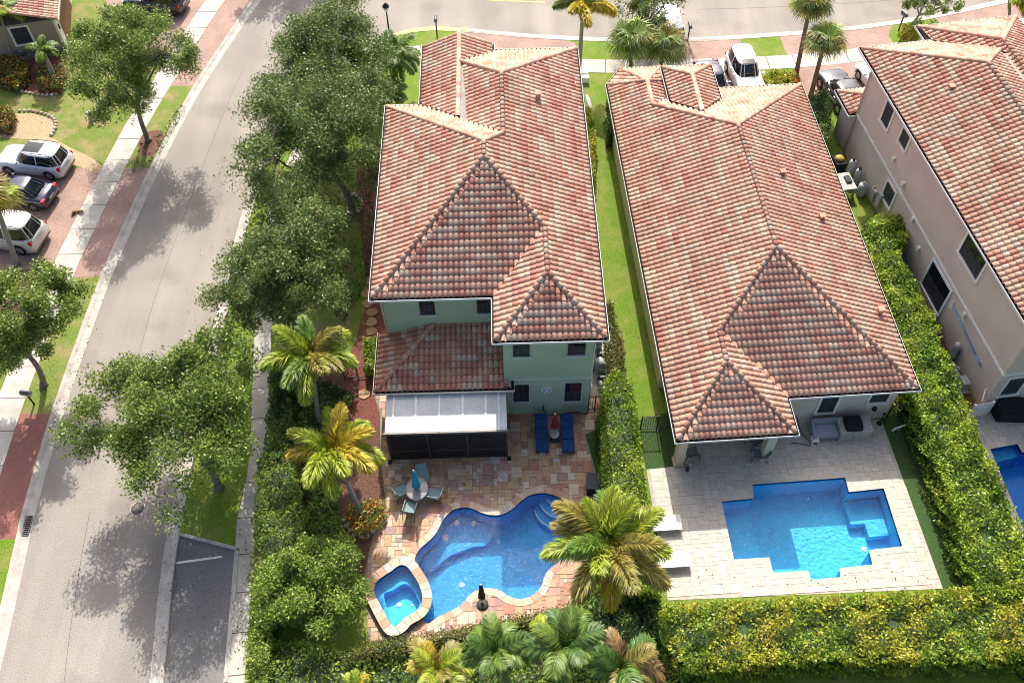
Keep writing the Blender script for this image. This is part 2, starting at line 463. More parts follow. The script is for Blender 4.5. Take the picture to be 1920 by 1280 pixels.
# --- kerb lines
WC = [(-15.0, 80), (-18.2, 70), (-20.0, 64.38), (-22.34, 54.88), (-23.58, 46.83), (-24.31, 40.2), (-24.55, 37.4), (-24.74, 32.81), (-24.83, 27.46), (-24.68, 22.1), (-24.57, 20.79), (-24.25, 17.11), (-23.5, 8), (-22.5, -2)]
WCs = catmull(WC, closed=False, sub=6)
_wy = np.array([p[1] for p in WCs])[::-1]; _wx = np.array([p[0] for p in WCs])[::-1]
def wc(y): return float(np.interp(y, _wy, _wx))
EC = [(-14.8, -2), (-15.4, 6), (-16.0, 13.49), (-16.53, 18.4), (-16.69, 21.92), (-16.66, 28), (-16.6, 34), (-16.5, 39.68), (-16.32, 43.57), (-15.9, 48), (-14.7, 52.6), (-12.5, 56.6), (-10.1, 59.3), (-8.09, 60.75), (-6.2, 61.35), (-3.73, 61.25), (0.46, 60.47), (3.42, 60.04), (8.5, 59.55), (13.23, 59.4), (19.4, 59.77), (25.02, 60.3), (29.2, 61.02), (32.24, 61.7), (36.59, 62.94), (39.8, 64.0), (50, 68), (70, 78)]
ECs = catmull(EC, closed=False, sub=5)

def strip(poly_a, poly_b, za, zb, mb, mi=0):
    n = len(poly_a)
    mb.add([(x, y, za) for x, y in poly_a] + [(x, y, zb) for x, y in poly_b], [(i, i + 1, n + i + 1, n + i) for i in range(n - 1)], mi)
    return mb

def side_offset(line, d):
    """offset an open polyline to its left by d"""
    out = []
    for i, p in enumerate(line):
        a = np.array(line[max(i - 1, 0)]); b = np.array(line[min(i + 1, len(line) - 1)])
        t = (b - a) / np.hypot(*(b - a))
        out.append((p[0] - t[1] * d, p[1] + t[0] * d))
    return out

# ground far and wide, then the asphalt
structure('ground', MB().sheet([[(-900, -500), (900, -500), (900, 1200), (-900, 1200)]] + holes_all, -.12), MT['ground'])
structure('road', MB().sheet([[(-32, -4), (60, -4), (75, 92), (-32, 92)]] + holes_all, 0), MT['asphalt'])
structure('verge_far', MB().prism([(-34, 81.5), (60, 79.5), (75, 92), (75, 130), (-60, 130), (-60, 81.5)], -.05, G0), MT['lawn'])

# west block: lawn to the left of the street
west = list(WCs) + [(-80, -2), (-80, 80)]
structure('lawn_west', MB().sheet([ccw(west)], G0), MT['lawn_dry'])

# east block, parking bay cut out
bay = spots([(337, 1002), (447, 1030), (425, 1280), (415, 1400)])
ei = [i for i, p in enumerate(ECs) if p[1] > spot(337, 1002)[1] - .1 or i > 40][0]
east = [(bay[3][0], -2)] + [bay[2], bay[1], bay[0]] + ECs[ei:] + [(90, 60), (90, -2)]
structure('lawn', MB().sheet([ccw(east)] + holes_all, G0), MT['lawn'])
bayp = spots([(337, 1002), (447, 1030), (425, 1280)], 0) + [(-12.4, 0), (-15.3, 0), (-15.98, 13.49), (-16.53, 18.4)]
structure('parking_bay', MB().sheet([ccw(bayp)], .004), MT['asphalt_dark'])

# kerbs: a sloping gutter pan with a raised back
def kerb(name, line, side, mats=None, i0=0, i1=None):
    ln = line[i0:i1]
    mb = MB()
    for d0, z0, d1, z1 in ((-.06, .004, .02, .012), (.02, .012, .30, .02), (.30, .02, .42, .085), (.42, .085, .58, .125), (.58, .125, .62, .05)):
        a = side_offset(ln, side * d0); b = side_offset(ln, side * d1)
        if side > 0: strip(b, a, z1, z0, mb)
        else: strip(a, b, z0, z1, mb)
    return structure(name, mb, mats or MT['kerb'])
kerb('kerb_west', side_offset(WCs, .52), -1)
ysplit = [i for i, p in enumerate(ECs) if p[1] >= 60.7][0]
ysp2 = [i for i, p in enumerate(ECs) if p[0] > -3.0][0]
EG = side_offset(ECs, .5)
kerb('kerb_east', EG, -1, None, 0, ysplit + 1)
kerb('kerb_corner', EG, -1, MT['yellow'], ysplit, ysp2 + 1)
kerb('kerb_north', EG, -1, None, ysp2, None)
mb = MB()
for a, b in ((bay[0], bay[1]), (bay[1], bay[2]), (bay[2], bay[3])):
    d = np.array(b) - np.array(a); d /= np.hypot(*d)
    mb.bar((a[0], a[1], .07), (b[0] + d[0] * .07, b[1] + d[1] * .07, .07), .16, .15)
structure('kerb_parking', mb, MT['kerb'])
def bay_line(p, q, w, name):
    a, b = spot(*p), spot(*q)
    return structure(name, MB().bar((a[0], a[1], .006), (b[0], b[1], .006), w, .006), MT['white_paint'])
bay_line((330, 1055), (416, 1043), .11, 'parking_line')
a, b = spot(905, 0), spot(1022, 5)
structure('road_marking', MB().bar((a[0], a[1], .006), (b[0], b[1], .006), .14, .006), MT['yellow'])

def seam(name, px, w=.03):
    ln = catmull(spots(px), closed=False, sub=5); m_ = MB(); strip(side_offset(ln, -w / 2), side_offset(ln, w / 2), .0045, .0045, m_)
    return structure(name, m_, MT['tar'])
MT['tar'] = mat('tar', (.10, .092, .085), .8, .3, 3)
seam('road_seam', [(168, 960), (150, 1060), (132, 1180), (120, 1280)], .02); seam('road_seam_upper', [(455, 130), (400, 260), (340, 420), (290, 560), (262, 660)], .02); seam('road_seam_far', [(1310, 18), (1440, 14), (1600, 6), (1700, -2)], .03)
# --- sidewalks laid in slabs
def sidewalk(name, left, right, pitch, z, m=None):
    """a bed with one slab after another on it"""
    L_, R_ = np.array(left), np.array(right)
    mid = (L_ + R_) / 2
    s = np.concatenate([[0], np.cumsum(np.hypot(*np.diff(mid, axis=0).T))])
    def at(arr, t): return (float(np.interp(t, s, arr[:, 0])), float(np.interp(t, s, arr[:, 1])))
    bed = MB(); strip([tuple(p) for p in right], [tuple(p) for p in left], z - .006, z - .006, bed)
    if area2([tuple(right[0]), tuple(right[1]), tuple(left[1])]) < 0: bed.f = [f[::-1] for f in bed.f]
    root = structure(name, bed, MT['soil'])
    t = 0.0
    while t < s[-1] - .3:
        t1 = min(t + pitch, s[-1])
        a, b = t + .022, t1 - .022
        q = ccw([at(L_, a), at(R_, a), at(R_, b), at(L_, b)])
        MB().prism(q, z - .05, z + rnd.uniform(.002, .010)).build('slab', m or MT['concrete'], root)
        t = t1
    return root
ys = np.arange(8, 72, 1.0)
sidewalk('sidewalk_west', [(wc(y) - 3.25 - max(0, (y - 56) * .045), y) for y in ys], [(wc(y) - 1.72 - max(0, (y - 56) * .045), y) for y in ys], 2.1, G0 + .012)
swr = catmull([(-11.6, 6), (-12.25, 13.42), (-12.75, 19.83), (-12.9, 22), (-12.75, 24), (-13.0, 27), (-13.5, 31), (-14.0, 36), (-14.3, 41), (-13.9, 46), (-12.6, 51), (-10.4, 55), (-8, 57.6)], closed=False, sub=4)
sidewalk('sidewalk_east', side_offset(swr, .95), swr, 1.95, G0 + .012)
swt = catmull([(-8.2, 57.9), (-6.1, 58.0), (-2, 57.2), (5.36, 56.03), (12, 55.8), (18.71, 55.91), (24.17, 56.4), (30, 57.5), (36, 59.0), (46, 62)], closed=False, sub=4)
sidewalk('sidewalk_north', side_offset(swt, 1.5), swt, 1.95, G0 + .012)

# --- brick aprons, drives, beds
def sheet(name, px, m, dz=.006, z=G0, world_pts=False):
    p = px if world_pts else spots(px, z)
    return structure(name, MB().sheet([ccw(p)], z + dz), m)
def verge(name, y0, y1, m, dz=.006):
    yy = np.linspace(y0, y1, 12)
    p = [(wc(y) - .04, y) for y in yy] + [(wc(y) - 1.70 - max(0, (y - 56) * .045), y) for y in yy[::-1]]
    return sheet(name, p, m, dz, world_pts=True)
verge('apron_brick_west_top', 55.4, 72, MT['brick_pink'])
verge('verge_bed_west', 47.0, 55.4, MT['lawn_dry'])
verge('apron_brick_west', 37.6, 47.0, MT['brick_pink'])
verge('verge_grass_west', 27.9, 37.6, MT['lawn_dry'])
verge('apron_brick_west_low', 20.6, 27.9, MT['brick_red'])
verge('verge_grass_west_low', 8, 20.6, MT['lawn'])
def west_drive(name, y0, y1, x0, m, dz):
    yy = np.linspace(y0, y1, 10)
    return sheet(name, [(wc(y) - 3.27, y) for y in yy] + [(x0, y1), (x0, y0)], m, dz, world_pts=True)
west_drive('driveway_west', 38.3, 47.1, -52, MT['brick_pink'], .005)
sheet('driveway_west_top', [(396, -12), (322, 104), (262, 118), (225, 60), (170, -60)], MT['brick_pink'], .005)
sheet('gravel_bed_west', [(196, 315), (178, 326), (120, 300), (92, 272), (60, 262), (0, 258), (-30, 230), (10, 214), (60, 212), (100, 224), (104, 240), (92, 256), (130, 276), (175, 298)], MT['gravel'], .008)
sheet('mulch_bed_west', [(-20, 150), (-20, 60), (60, 90), (120, 110), (132, 150), (118, 172), (90, 180), (40, 172), (5, 160)], MT['mulch_red'], .008)
sheet('mulch_bed_street_tree', [(258, 272), (266, 256), (280, 246), (298, 244), (308, 256), (302, 278), (284, 294), (264, 292)], MT['soil'], .011)
sheet('mulch_bed_drive', [(0, 508), (97, 505), (80, 545), (30, 600), (-40, 600), (-40, 508)], MT['soil'], .008)
sheet('apron_brick_north', [(853, 56), (960, 67), (1038, 73), (1078, 80), (1085, 116), (850, 104)], MT['brick_pink'])
sheet('apron_brick_entry', [(1205, 77), (1388, 73), (1392, 92), (1408, 111), (1205, 113)], MT['brick_pink'])
sheet('apron_brick_drive', [(1462, 69), (1560, 62), (1672, 47), (1666, 68), (1678, 84), (1660, 97), (1480, 109), (1472, 96)], MT['brick_pink'])
sheet('apron_brick_end', [(1752, 34), (1850, 13), (1960, -8), (1960, 45), (1800, 85), (1776, 60)], MT['brick_pink'])
sheet('driveway_entry', [(1300, 137), (1405, 133), (1424, 175), (1330, 205), (1290, 180)], MT['brick_pink'])
sheet('driveway_drive', [(1490, 128), (1650, 112), (1700, 190), (1590, 260), (1545, 260), (1500, 175)], MT['brick_pink'])
sheet('mulch_side', [(668, 300), (712, 300), (730, 640), (716, 800), (640, 810), (640, 720), (690, 560), (676, 430)], MT['mulch_red'], .008)
sheet('mulch_under_trees', [(500, 340), (672, 300), (668, 560), (650, 640), (560, 700), (505, 620)], MT['lawn_dry'], .006)
sheet('yard_shade', [(560, 690), (690, 700), (712, 775), (713, 850), (723, 948), (699, 1000), (684, 1075), (640, 1075), (560, 1010)], MT['soil'], .0055)  # dark soil laid in place of lawn to give the shade there
sheet('turf_gate', [(1186, 790), (1262, 770), (1266, 874), (1212, 881), (1200, 860)], MT['turf'], .008)
sheet('turf_side', [(1652, 786), (1768, 1103), (1830, 1100), (1720, 800), (1690, 770)], MT['turf'], .008)
sheet('turf_corner', [(1097, 813), (1150, 785), (1160, 960), (1120, 940), (1118, 885)], MT['turf'], .008)
sheet('bed_equipment', [(1100, 640), (1150, 640), (1150, 790), (1102, 776)], MT['gravel'], .008)
sheet('bed_side_neighbour', [(1545, 170), (1620, 300), (1660, 380), (1640, 400), (1590, 320), (1540, 230)], MT['lawn'], .007)
sheet('soil_hedge_side', [(1690, 775), (1700, 800), (1790, 1100), (1900, 1100), (1835, 770), (1770, 640), (1680, 480), (1620, 420), (1610, 470)], MT['soil'], .0065)

# ---------------------------------------------------------------- patios laid in stone
def pave(root, poly, holes, unit, rz, mats, weights, z, sizes, keep=300, gap=.012, jitter=.005, margin=0.0):
    """fills a polygon with rectangular stones on a grid; the nearest ones are objects, the rest one mesh"""
    c, s = math.cos(rz), math.sin(rz)
    o = np.array(poly[0])
    uy = unit[1]; ux = unit[0]
    loc = lambda p: ((p[0] - o[0]) * c + (p[1] - o[1]) * s, -(p[0] - o[0]) * s + (p[1] - o[1]) * c)
    glob = lambda u, v: (o[0] + u * c - v * s, o[1] + u * s + v * c)
    lp = [loc(p) for p in poly]
    x0, x1 = min(p[0] for p in lp), max(p[0] for p in lp); y0, y1 = min(p[1] for p in lp), max(p[1] for p in lp)
    nx, ny = int((x1 - x0) / ux) + 1, int((y1 - y0) / uy) + 1
    ok = np.zeros((nx + 4, ny + 4), bool)
    for i in range(nx):
        for j in range(ny):
            cs = [glob(x0 + (i + a) * ux, y0 + (j + b) * uy) for a, b in ((.05, .05), (.95, .05), (.95, .95), (.05, .95))]
            ok[i, j] = all(inside(p, poly) and not any(inside(p, h) for h in holes) for p in cs)
    rr = random.Random(11)
    stones = []
    for j in range(ny):
        for i in range(nx):
            if not ok[i, j]: continue
            opts = [sz for sz in sizes if ok[i:i + sz[0], j:j + sz[1]].all()]
            w, h = rr.choice(opts) if opts else (1, 1)
            ok[i:i + w, j:j + h] = False
            stones.append((x0 + i * ux, y0 + j * uy, w * ux, h * uy))
    stones.sort(key=lambda t: -(t[2] * t[3]) * 4 + math.hypot(*glob(t[0], t[1])) * .02)
    cache = {}
    bulk = MB()
    for k, (u, v, w, h) in enumerate(stones):
        mi = rr.choices(range(len(mats)), weights)[0]
        dz = rr.uniform(-jitter, jitter)
        if k < keep:
            key = (round(w, 3), round(h, 3), mi)
            if key not in cache:
                m_ = MB().prism([(gap, gap), (w - gap, gap), (w - gap, h - gap), (gap, h - gap)], -.03, 0)
                q = m_.build('paving_stone', mats[mi], root); cache[key] = q
            else:
                q = cache[key].copy(); col.objects.link(q); q.parent = root
            g = glob(u, v)
            q.location = (g[0], g[1], z + dz); q.rotation_euler = (0, 0, rz)
        else:
            P = [glob(u + gap, v + gap), glob(u + w - gap, v + gap), glob(u + w - gap, v + h - gap), glob(u + gap, v + h - gap)]
            bulk.prism(P, z - .03 + dz, z + dz, mi)
    if bulk.v: bulk.build('paving_stones', mats, root, kind='stuff')

def stone_mat(name, c, c2, sc=5.0, grain=.18):
    return mat(name, c, .55, .2, sc, c2=c2, grain=grain, gscale=22, bump=.15, bscale=25, spec=.35)
TR1 = [stone_mat('travertine_cream', (.56, .44, .32), (.44, .32, .21)), stone_mat('travertine_tan', (.47, .31, .19), (.36, .21, .12)), stone_mat('travertine_salmon', (.48, .27, .19), (.36, .18, .12)),
       stone_mat('travertine_rust', (.40, .19, .11), (.29, .13, .075)), stone_mat('travertine_mauve', (.36, .225, .20), (.25, .145, .13)), stone_mat('travertine_white', (.60, .54, .47), (.34, .27, .22), 9), stone_mat('travertine_gold', (.48, .33, .17), (.36, .22, .10), 7)]
TR2 = [stone_mat('ivory_stone', (.51, .455, .375), (.43, .38, .31), 4, .12), stone_mat('ivory_stone_warm', (.50, .44, .355), (.43, .37, .295), 4, .12), stone_mat('ivory_stone_grey', (.47, .435, .375), (.37, .335, .285), 6, .2), stone_mat('ivory_stone_pale', (.54, .49, .415), (.47, .42, .345), 4, .1)]
MT['mortar'] = mat('mortar', (.26, .215, .17), .9, .15, 3)
MT['mortar_pale'] = mat('mortar_pale', (.40, .36, .30), .9, .15, 3)

patio1 = ccw(spots([(700, 735), (712, 775), (714, 850), (724, 950), (700, 1000), (684, 1075), (686, 1120), (690, 1200), (800, 1215), (1045, 1160), (1100, 1090), (1110, 1000), (1124, 945), (1118, 885), (1097, 815), (1150, 790), (1130, 690), (1090, 690)], G0))
root = structure('patio', MB().sheet([patio1, pool1, spa], G0 + .012), MT['mortar'])
pave(root, patio1, [offset(pool1, -.0), spa_out], (.18, .21), R(.5), TR1, (3.0, 4.0, 2.6, 2.2, 1.2, .8, 2.6), G0 + .03, [(2, 2), (2, 3), (3, 2), (2, 1), (1, 1), (2, 2), (3, 3), (1, 2)])
patio2 = ccw(spots([(1212, 880), (1252, 1125), (1768, 1103), (1652, 786), (1480, 785), (1300, 800), (1266, 874)], G0))
root = structure('patio_neighbour', MB().sheet([patio2, pool2], G0 + .012), MT['mortar_pale'])
pave(root, patio2, [pool2], (.205, .235), R(2.8), TR2, (3, 2, 2, 2), G0 + .03, [(2, 2), (2, 3), (3, 2), (2, 1), (3, 2), (2, 2), (4, 2)], gap=.006, jitter=.002)
patio3 = ccw(spots([(1815, 783), (1836, 767), (2060, 752), (2200, 1060), (1930, 1035), (1862, 870)], G0))
root = structure('patio_far_side', MB().sheet([patio3, pool3], G0 + .012), MT['mortar_pale'])
pave(root, patio3, [pool3], (.205, .235), R(7.7), TR2, (1, 1, 3, 1), G0 + .03, [(2, 2), (2, 3), (3, 2), (2, 1)], gap=.006, jitter=.002, keep=150)

# ---------------------------------------------------------------- pools
def shell(mb, outline, z0, z1, mi=0, floor=True):
    n = len(outline)
    mb.add([(x, y, z0) for x, y in outline] + [(x, y, z1) for x, y in outline], [(n + i, n + (i + 1) % n, (i + 1) % n, i) for i in range(n)], mi)
    if floor: mb.sheet([outline], z0, mi)
    return mb

def coping(root, loc_, line, width, z, th, mats, step=.42, closed=True, rr=random.Random(5), inner=.05):
    """rounds an outline with single coping stones"""
    n = len(line)
    P = np.array(list(line) + [line[0]]) if closed else np.array(line)
    s = np.concatenate([[0], np.cumsum(np.hypot(*np.diff(P, axis=0).T))])
    I = np.array(offset(line, -inner)); I = np.vstack([I, I[:1]])
    O = np.array(offset(line, width)); O = np.vstack([O, O[:1]])
    k = max(3, int(s[-1] / step)); d = s[-1] / k
    for i in range(k):
        t0, t1 = i * d + .008, (i + 1) * d - .008
        ts = [t0] + [t for t in s if t0 + .03 < t < t1 - .03] + [t1]
        f = lambda A, t: (float(np.interp(t, s, A[:, 0])), float(np.interp(t, s, A[:, 1])))
        q = [f(I, t) for t in ts] + [f(O, t) for t in ts[::-1]]
        MB().prism(ccw(q), z - th, z + rr.uniform(-.002, .002), bottom=True).build('coping_stone', rr.choice(mats), root, loc_)

MT['pool_blue'] = mat('pool_plaster', (.05, .46, .86), .6, .12, 2.2, grain=.12, gscale=14)
MT['pool_blue2'] = mat('pool_plaster_light', (.08, .56, .88), .6, .08, 2.2, grain=.08, gscale=14)
MT['pool_deep'] = mat('pool_plaster_deep', (.02, .30, .82), .6, .1, 2.0, grain=.06, gscale=14)
MT['pool_tile'] = mat('waterline_tile', (.015, .06, .20), .25, .3, 12)
MT['step_edge'] = mat('step_edge_tile', (.78, .82, .84), .5, .1, 5)
MT['water1'] = water_mat('water', (.72, .92, .985), .085, 6.5, .11)
MT['water2'] = water_mat('water_calm', (.80, .96, .99), .026, 5.0, .12)
MT['water3'] = water_mat('water_still', (.80, .95, .99), .012, 1.5, .03)

def pool(name, outline, depth, m, wm, zw, label, ztop):
    root = empty(name, (outline[0][0], outline[0][1], 0), 0, label, 'pool')
    off = (-outline[0][0], -outline[0][1], 0)
    mb = MB(); shell(mb, outline, zw - depth, zw + .01, 0)
    n = len(outline)
    mb.add([(x, y, zw - .16) for x, y in offset(outline, -.004)] + [(x, y, ztop) for x, y in offset(outline, -.004)], [(n + i, n + (i + 1) % n, (i + 1) % n, i) for i in range(n)], 1)
    mb.build('basin', [m, MT['pool_tile']], root, off)
    MB().sheet([offset(outline, -.006)], zw).build('water', wm, root, off)
    return root, off

r1, f1 = pool('swimming_pool', pool1, 1.35, MT['pool_blue'], MT['water1'], POOL_Z, 'free-form blue swimming pool with sparkling water behind the sage green house', G0 + .03)
# shallow shelf and curved entry steps
sh = catmull(spots(crop6([(470, 600), (560, 500), (650, 370), (700, 305), (780, 245), (870, 235), (960, 270), (1060, 300), (1080, 380), (1000, 470), (900, 480), (800, 520), (700, 560), (600, 640), (500, 680)]), POOL_Z), sub=3)
MB().prism(ccw(sh), -1.3, -.95).build('sun_shelf', MT['pool_blue'], r1, f1)
st_arcs = [[(1420, 175), (1450, 245), (1510, 300), (1580, 332), (1650, 345), (1720, 340)], [(1462, 150), (1500, 205), (1560, 250), (1630, 275), (1690, 330), (1730, 335)], [(1520, 132), (1555, 170), (1610, 196), (1680, 205), (1735, 240)]]
for k, arc in enumerate(st_arcs):
    a = catmull(spots(crop6(arc), POOL_Z), closed=False, sub=4)
    far = spots(crop6([(1760, 330), (1720, 225), (1650, 160), (1560, 116), (1470, 112)][:5]), POOL_Z)
    zt = POOL_Z - .95 + .3 * k
    MB().prism(ccw(a + far), -1.3, zt).build('pool_step', MT['pool_blue'], r1, f1)
    e = MB(); strip(a, side_offset(a, .07), zt + .006, zt + .006, e)
    if e.f and area2([a[0], a[1], side_offset(a, .07)[1]]) < 0: e.f = [q[::-1] for q in e.f]
    e.build('step_edge', MT['step_edge'], r1, f1)
for px in ((856, 979), (889, 980), (835, 1006), (865, 1090)):
    p = spot(px[0], px[1], -.9)
    MB().lathe([(.0, .0), (.16, 0), (.17, -.02)][::-1], (p[0], p[1], -.93 if px[1] < 1050 else -1.31), 16).build('drain_cover', MT['step_edge'], r1, f1)
coping(r1, f1, pool1, .30, G0 + .045, .05, [TR1[0], TR1[0], TR1[5], TR1[1], TR1[2]])
r1s, f1s = pool('spa', spa, .95, MT['pool_blue2'], MT['water3'], .30, 'raised blue spa beside the free-form pool', .42)
n = len(spa_out)
MB().add([(x, y, -1.3) for x, y in spa_out] + [(x, y, .40) for x, y in spa_out], [(i, (i + 1) % n, n + (i + 1) % n, n + i) for i in range(n)]).build('spa_wall', MT['pool_tile'], r1s, f1s)
coping(r1s, f1s, spa, .40, .45, .06, [TR1[0], TR1[5], TR1[1], TR1[0]], step=.36)
bench_in = catmull(spots(crop6([(180, 900), (230, 860), (300, 822), (370, 812), (400, 850), (440, 900), (475, 960), (470, 1010), (440, 1020), (425, 960), (380, 900), (340, 880), (290, 905), (230, 960), (185, 985)]), -.1), sub=3)
seat = ccw(offset(spa, -.02)); inner = ccw(catmull(spots(crop6([(175, 930), (250, 900), (330, 850), (400, 870), (450, 960), (470, 1010), (430, 1080), (330, 1140), (250, 1190), (215, 1120), (190, 1020)]), 0), sub=3))
m_ = MB(); m_.sheet([seat, inner], -.12); shell(m_, inner, -.64, -.12, floor=False); m_.build('spa_bench', MT['pool_blue'], r1s, f1s)
for px, r_ in (((748, 1133), .13), ((773, 1133), .06)):
    p = spot(px[0], px[1], -.6); MB().lathe([(r_ + .01, -.02), (r_, .012), (0, .012)], (p[0], p[1], -.64), 16).build('drain_cover', MT['step_edge'], r1s, f1s)

r2, f2 = pool('swimming_pool', pool2, 1.45, MT['pool_blue2'], MT['water2'], POOL_Z, 'stepped rectangular turquoise pool in the pale stone patio', G0 + .03)
coping(r2, f2, pool2, .26, G0 + .04, .04, [TR2[1], TR2[1], TR2[0]], step=.6)
MB().prism(ccw(spots([(1350, 940), (1410, 934), (1440, 1048), (1374, 1052)], POOL_Z)), -1.42, -1.0).build('sun_shelf', MT['pool_blue2'], r2, f2)
MB().prism(ccw(spots([(1592, 924), (1656, 917), (1680, 986), (1640, 990), (1632, 965), (1605, 966)], POOL_Z)), -1.42, -.95).build('pool_step', MT['pool_blue2'], r2, f2)
for px in ((1607, 985), (1620, 1029)):
    p = spot(px[0], px[1], -1.4); MB().lathe([(.16, -.02), (.15, .012), (0, .012)], (p[0], p[1], -1.425), 16).build('drain_cover', MT['step_edge'], r2, f2)
r3, f3 = pool('swimming_pool', pool3, 1.5, MT['pool_deep'], MT['water3'], POOL_Z, 'deep blue pool at the right edge beyond the long hedge', G0 + .03)
coping(r3, f3, pool3, .28, G0 + .04, .04, [TR2[3], TR2[0]], step=.6)
MB().prism(ccw(spots([(1853, 842), (1907, 832), (1914, 848), (1862, 862)], POOL_Z)), -1.4, -.4).build('pool_step', MT['pool_blue'], r3, f3)
# ================================================================ HOUSES
def tint(name, c, c2): return mat(name, c, .82, .2, 7, c2=c2, grain=.17, gscale=.75, bump=.12, bscale=40, spec=.25)
TILES = [tint('tile_red', (0.437, 0.200, 0.139), (0.381, 0.169, 0.117)), tint('tile_salmon', (0.484, 0.254, 0.178), (0.428, 0.218, 0.152)), tint('tile_peach', (0.507, 0.294, 0.209), (0.456, 0.258, 0.183)),
         tint('tile_buff', (0.516, 0.334, 0.239), (0.465, 0.298, 0.213)), tint('tile_cream', (0.549, 0.401, 0.300), (0.493, 0.356, 0.261)), tint('tile_grey', (0.493, 0.365, 0.283), (0.428, 0.316, 0.244))]
LIP_SHADE = mat('tile_lip_shade', (.030, .018, .014), .95, .2, 4)  # near-black on the tile lips, painted shade of the open tile ends
PROFILE = [(0.0, .0), (.06, .040), (.18, .070), (.40, .084), (.62, .072), (.75, .044), (.80, -.020), (.92, -.026), (1.0, .0)]

def tile_arrays(w, Lp, pitch, U, V, hs=1.0):
    """one barrel tile: u across, v up the slope (both in plan), as vertices and faces about its lower left corner"""
    vs_, fs = [], []
    lip, over = .030, .04
    for t, h in PROFILE:
        h *= hs
        for v, dz in ((-over, .048), (Lp, .006)):
            vs_.append((U[0] * t * w + V[0] * v, U[1] * t * w + V[1] * v, pitch * v + h + dz))
    n = len(PROFILE)
    for t, h in PROFILE:
        vs_.append((U[0] * t * w - V[0] * over, U[1] * t * w - V[1] * over, -pitch * over + h * hs + .048 - lip))
    for i in range(n - 1):
        fs.append((2 * i, 2 * i + 2, 2 * i + 3, 2 * i + 1))
        fs.append((2 * n + i, 2 * n + i + 1, 2 * i + 2, 2 * i))
    return np.array(vs_), np.array(fs)

def clip_poly(P, a, b):
    """keep the part of a 3d polygon left of the plan line a-b"""
    out = []
    sd = [(b[0] - a[0]) * (p[1] - a[1]) - (b[1] - a[1]) * (p[0] - a[0]) for p in P]
    for i in range(len(P)):
        j = (i + 1) % len(P)
        if sd[i] >= 0: out.append(P[i])
        if (sd[i] >= 0) != (sd[j] >= 0):
            t = sd[i] / (sd[i] - sd[j]); out.append(tuple(P[i][k] + (P[j][k] - P[i][k]) * t for k in range(3)))
    return out

def seg_hits(a, b, x0, x1, y0, y1):
    """does segment a-b touch the rectangle"""
    t0, t1 = 0.0, 1.0
    d = (b[0] - a[0], b[1] - a[1])
    for p, q in ((-d[0], a[0] - x0), (d[0], x1 - a[0]), (-d[1], a[1] - y0), (d[1], y1 - a[1])):
        if abs(p) < 1e-12:
            if q < 0: return False
        else:
            r_ = q / p
            if p < 0: t0 = max(t0, r_)
            else: t1 = min(t1, r_)
    return t0 <= t1

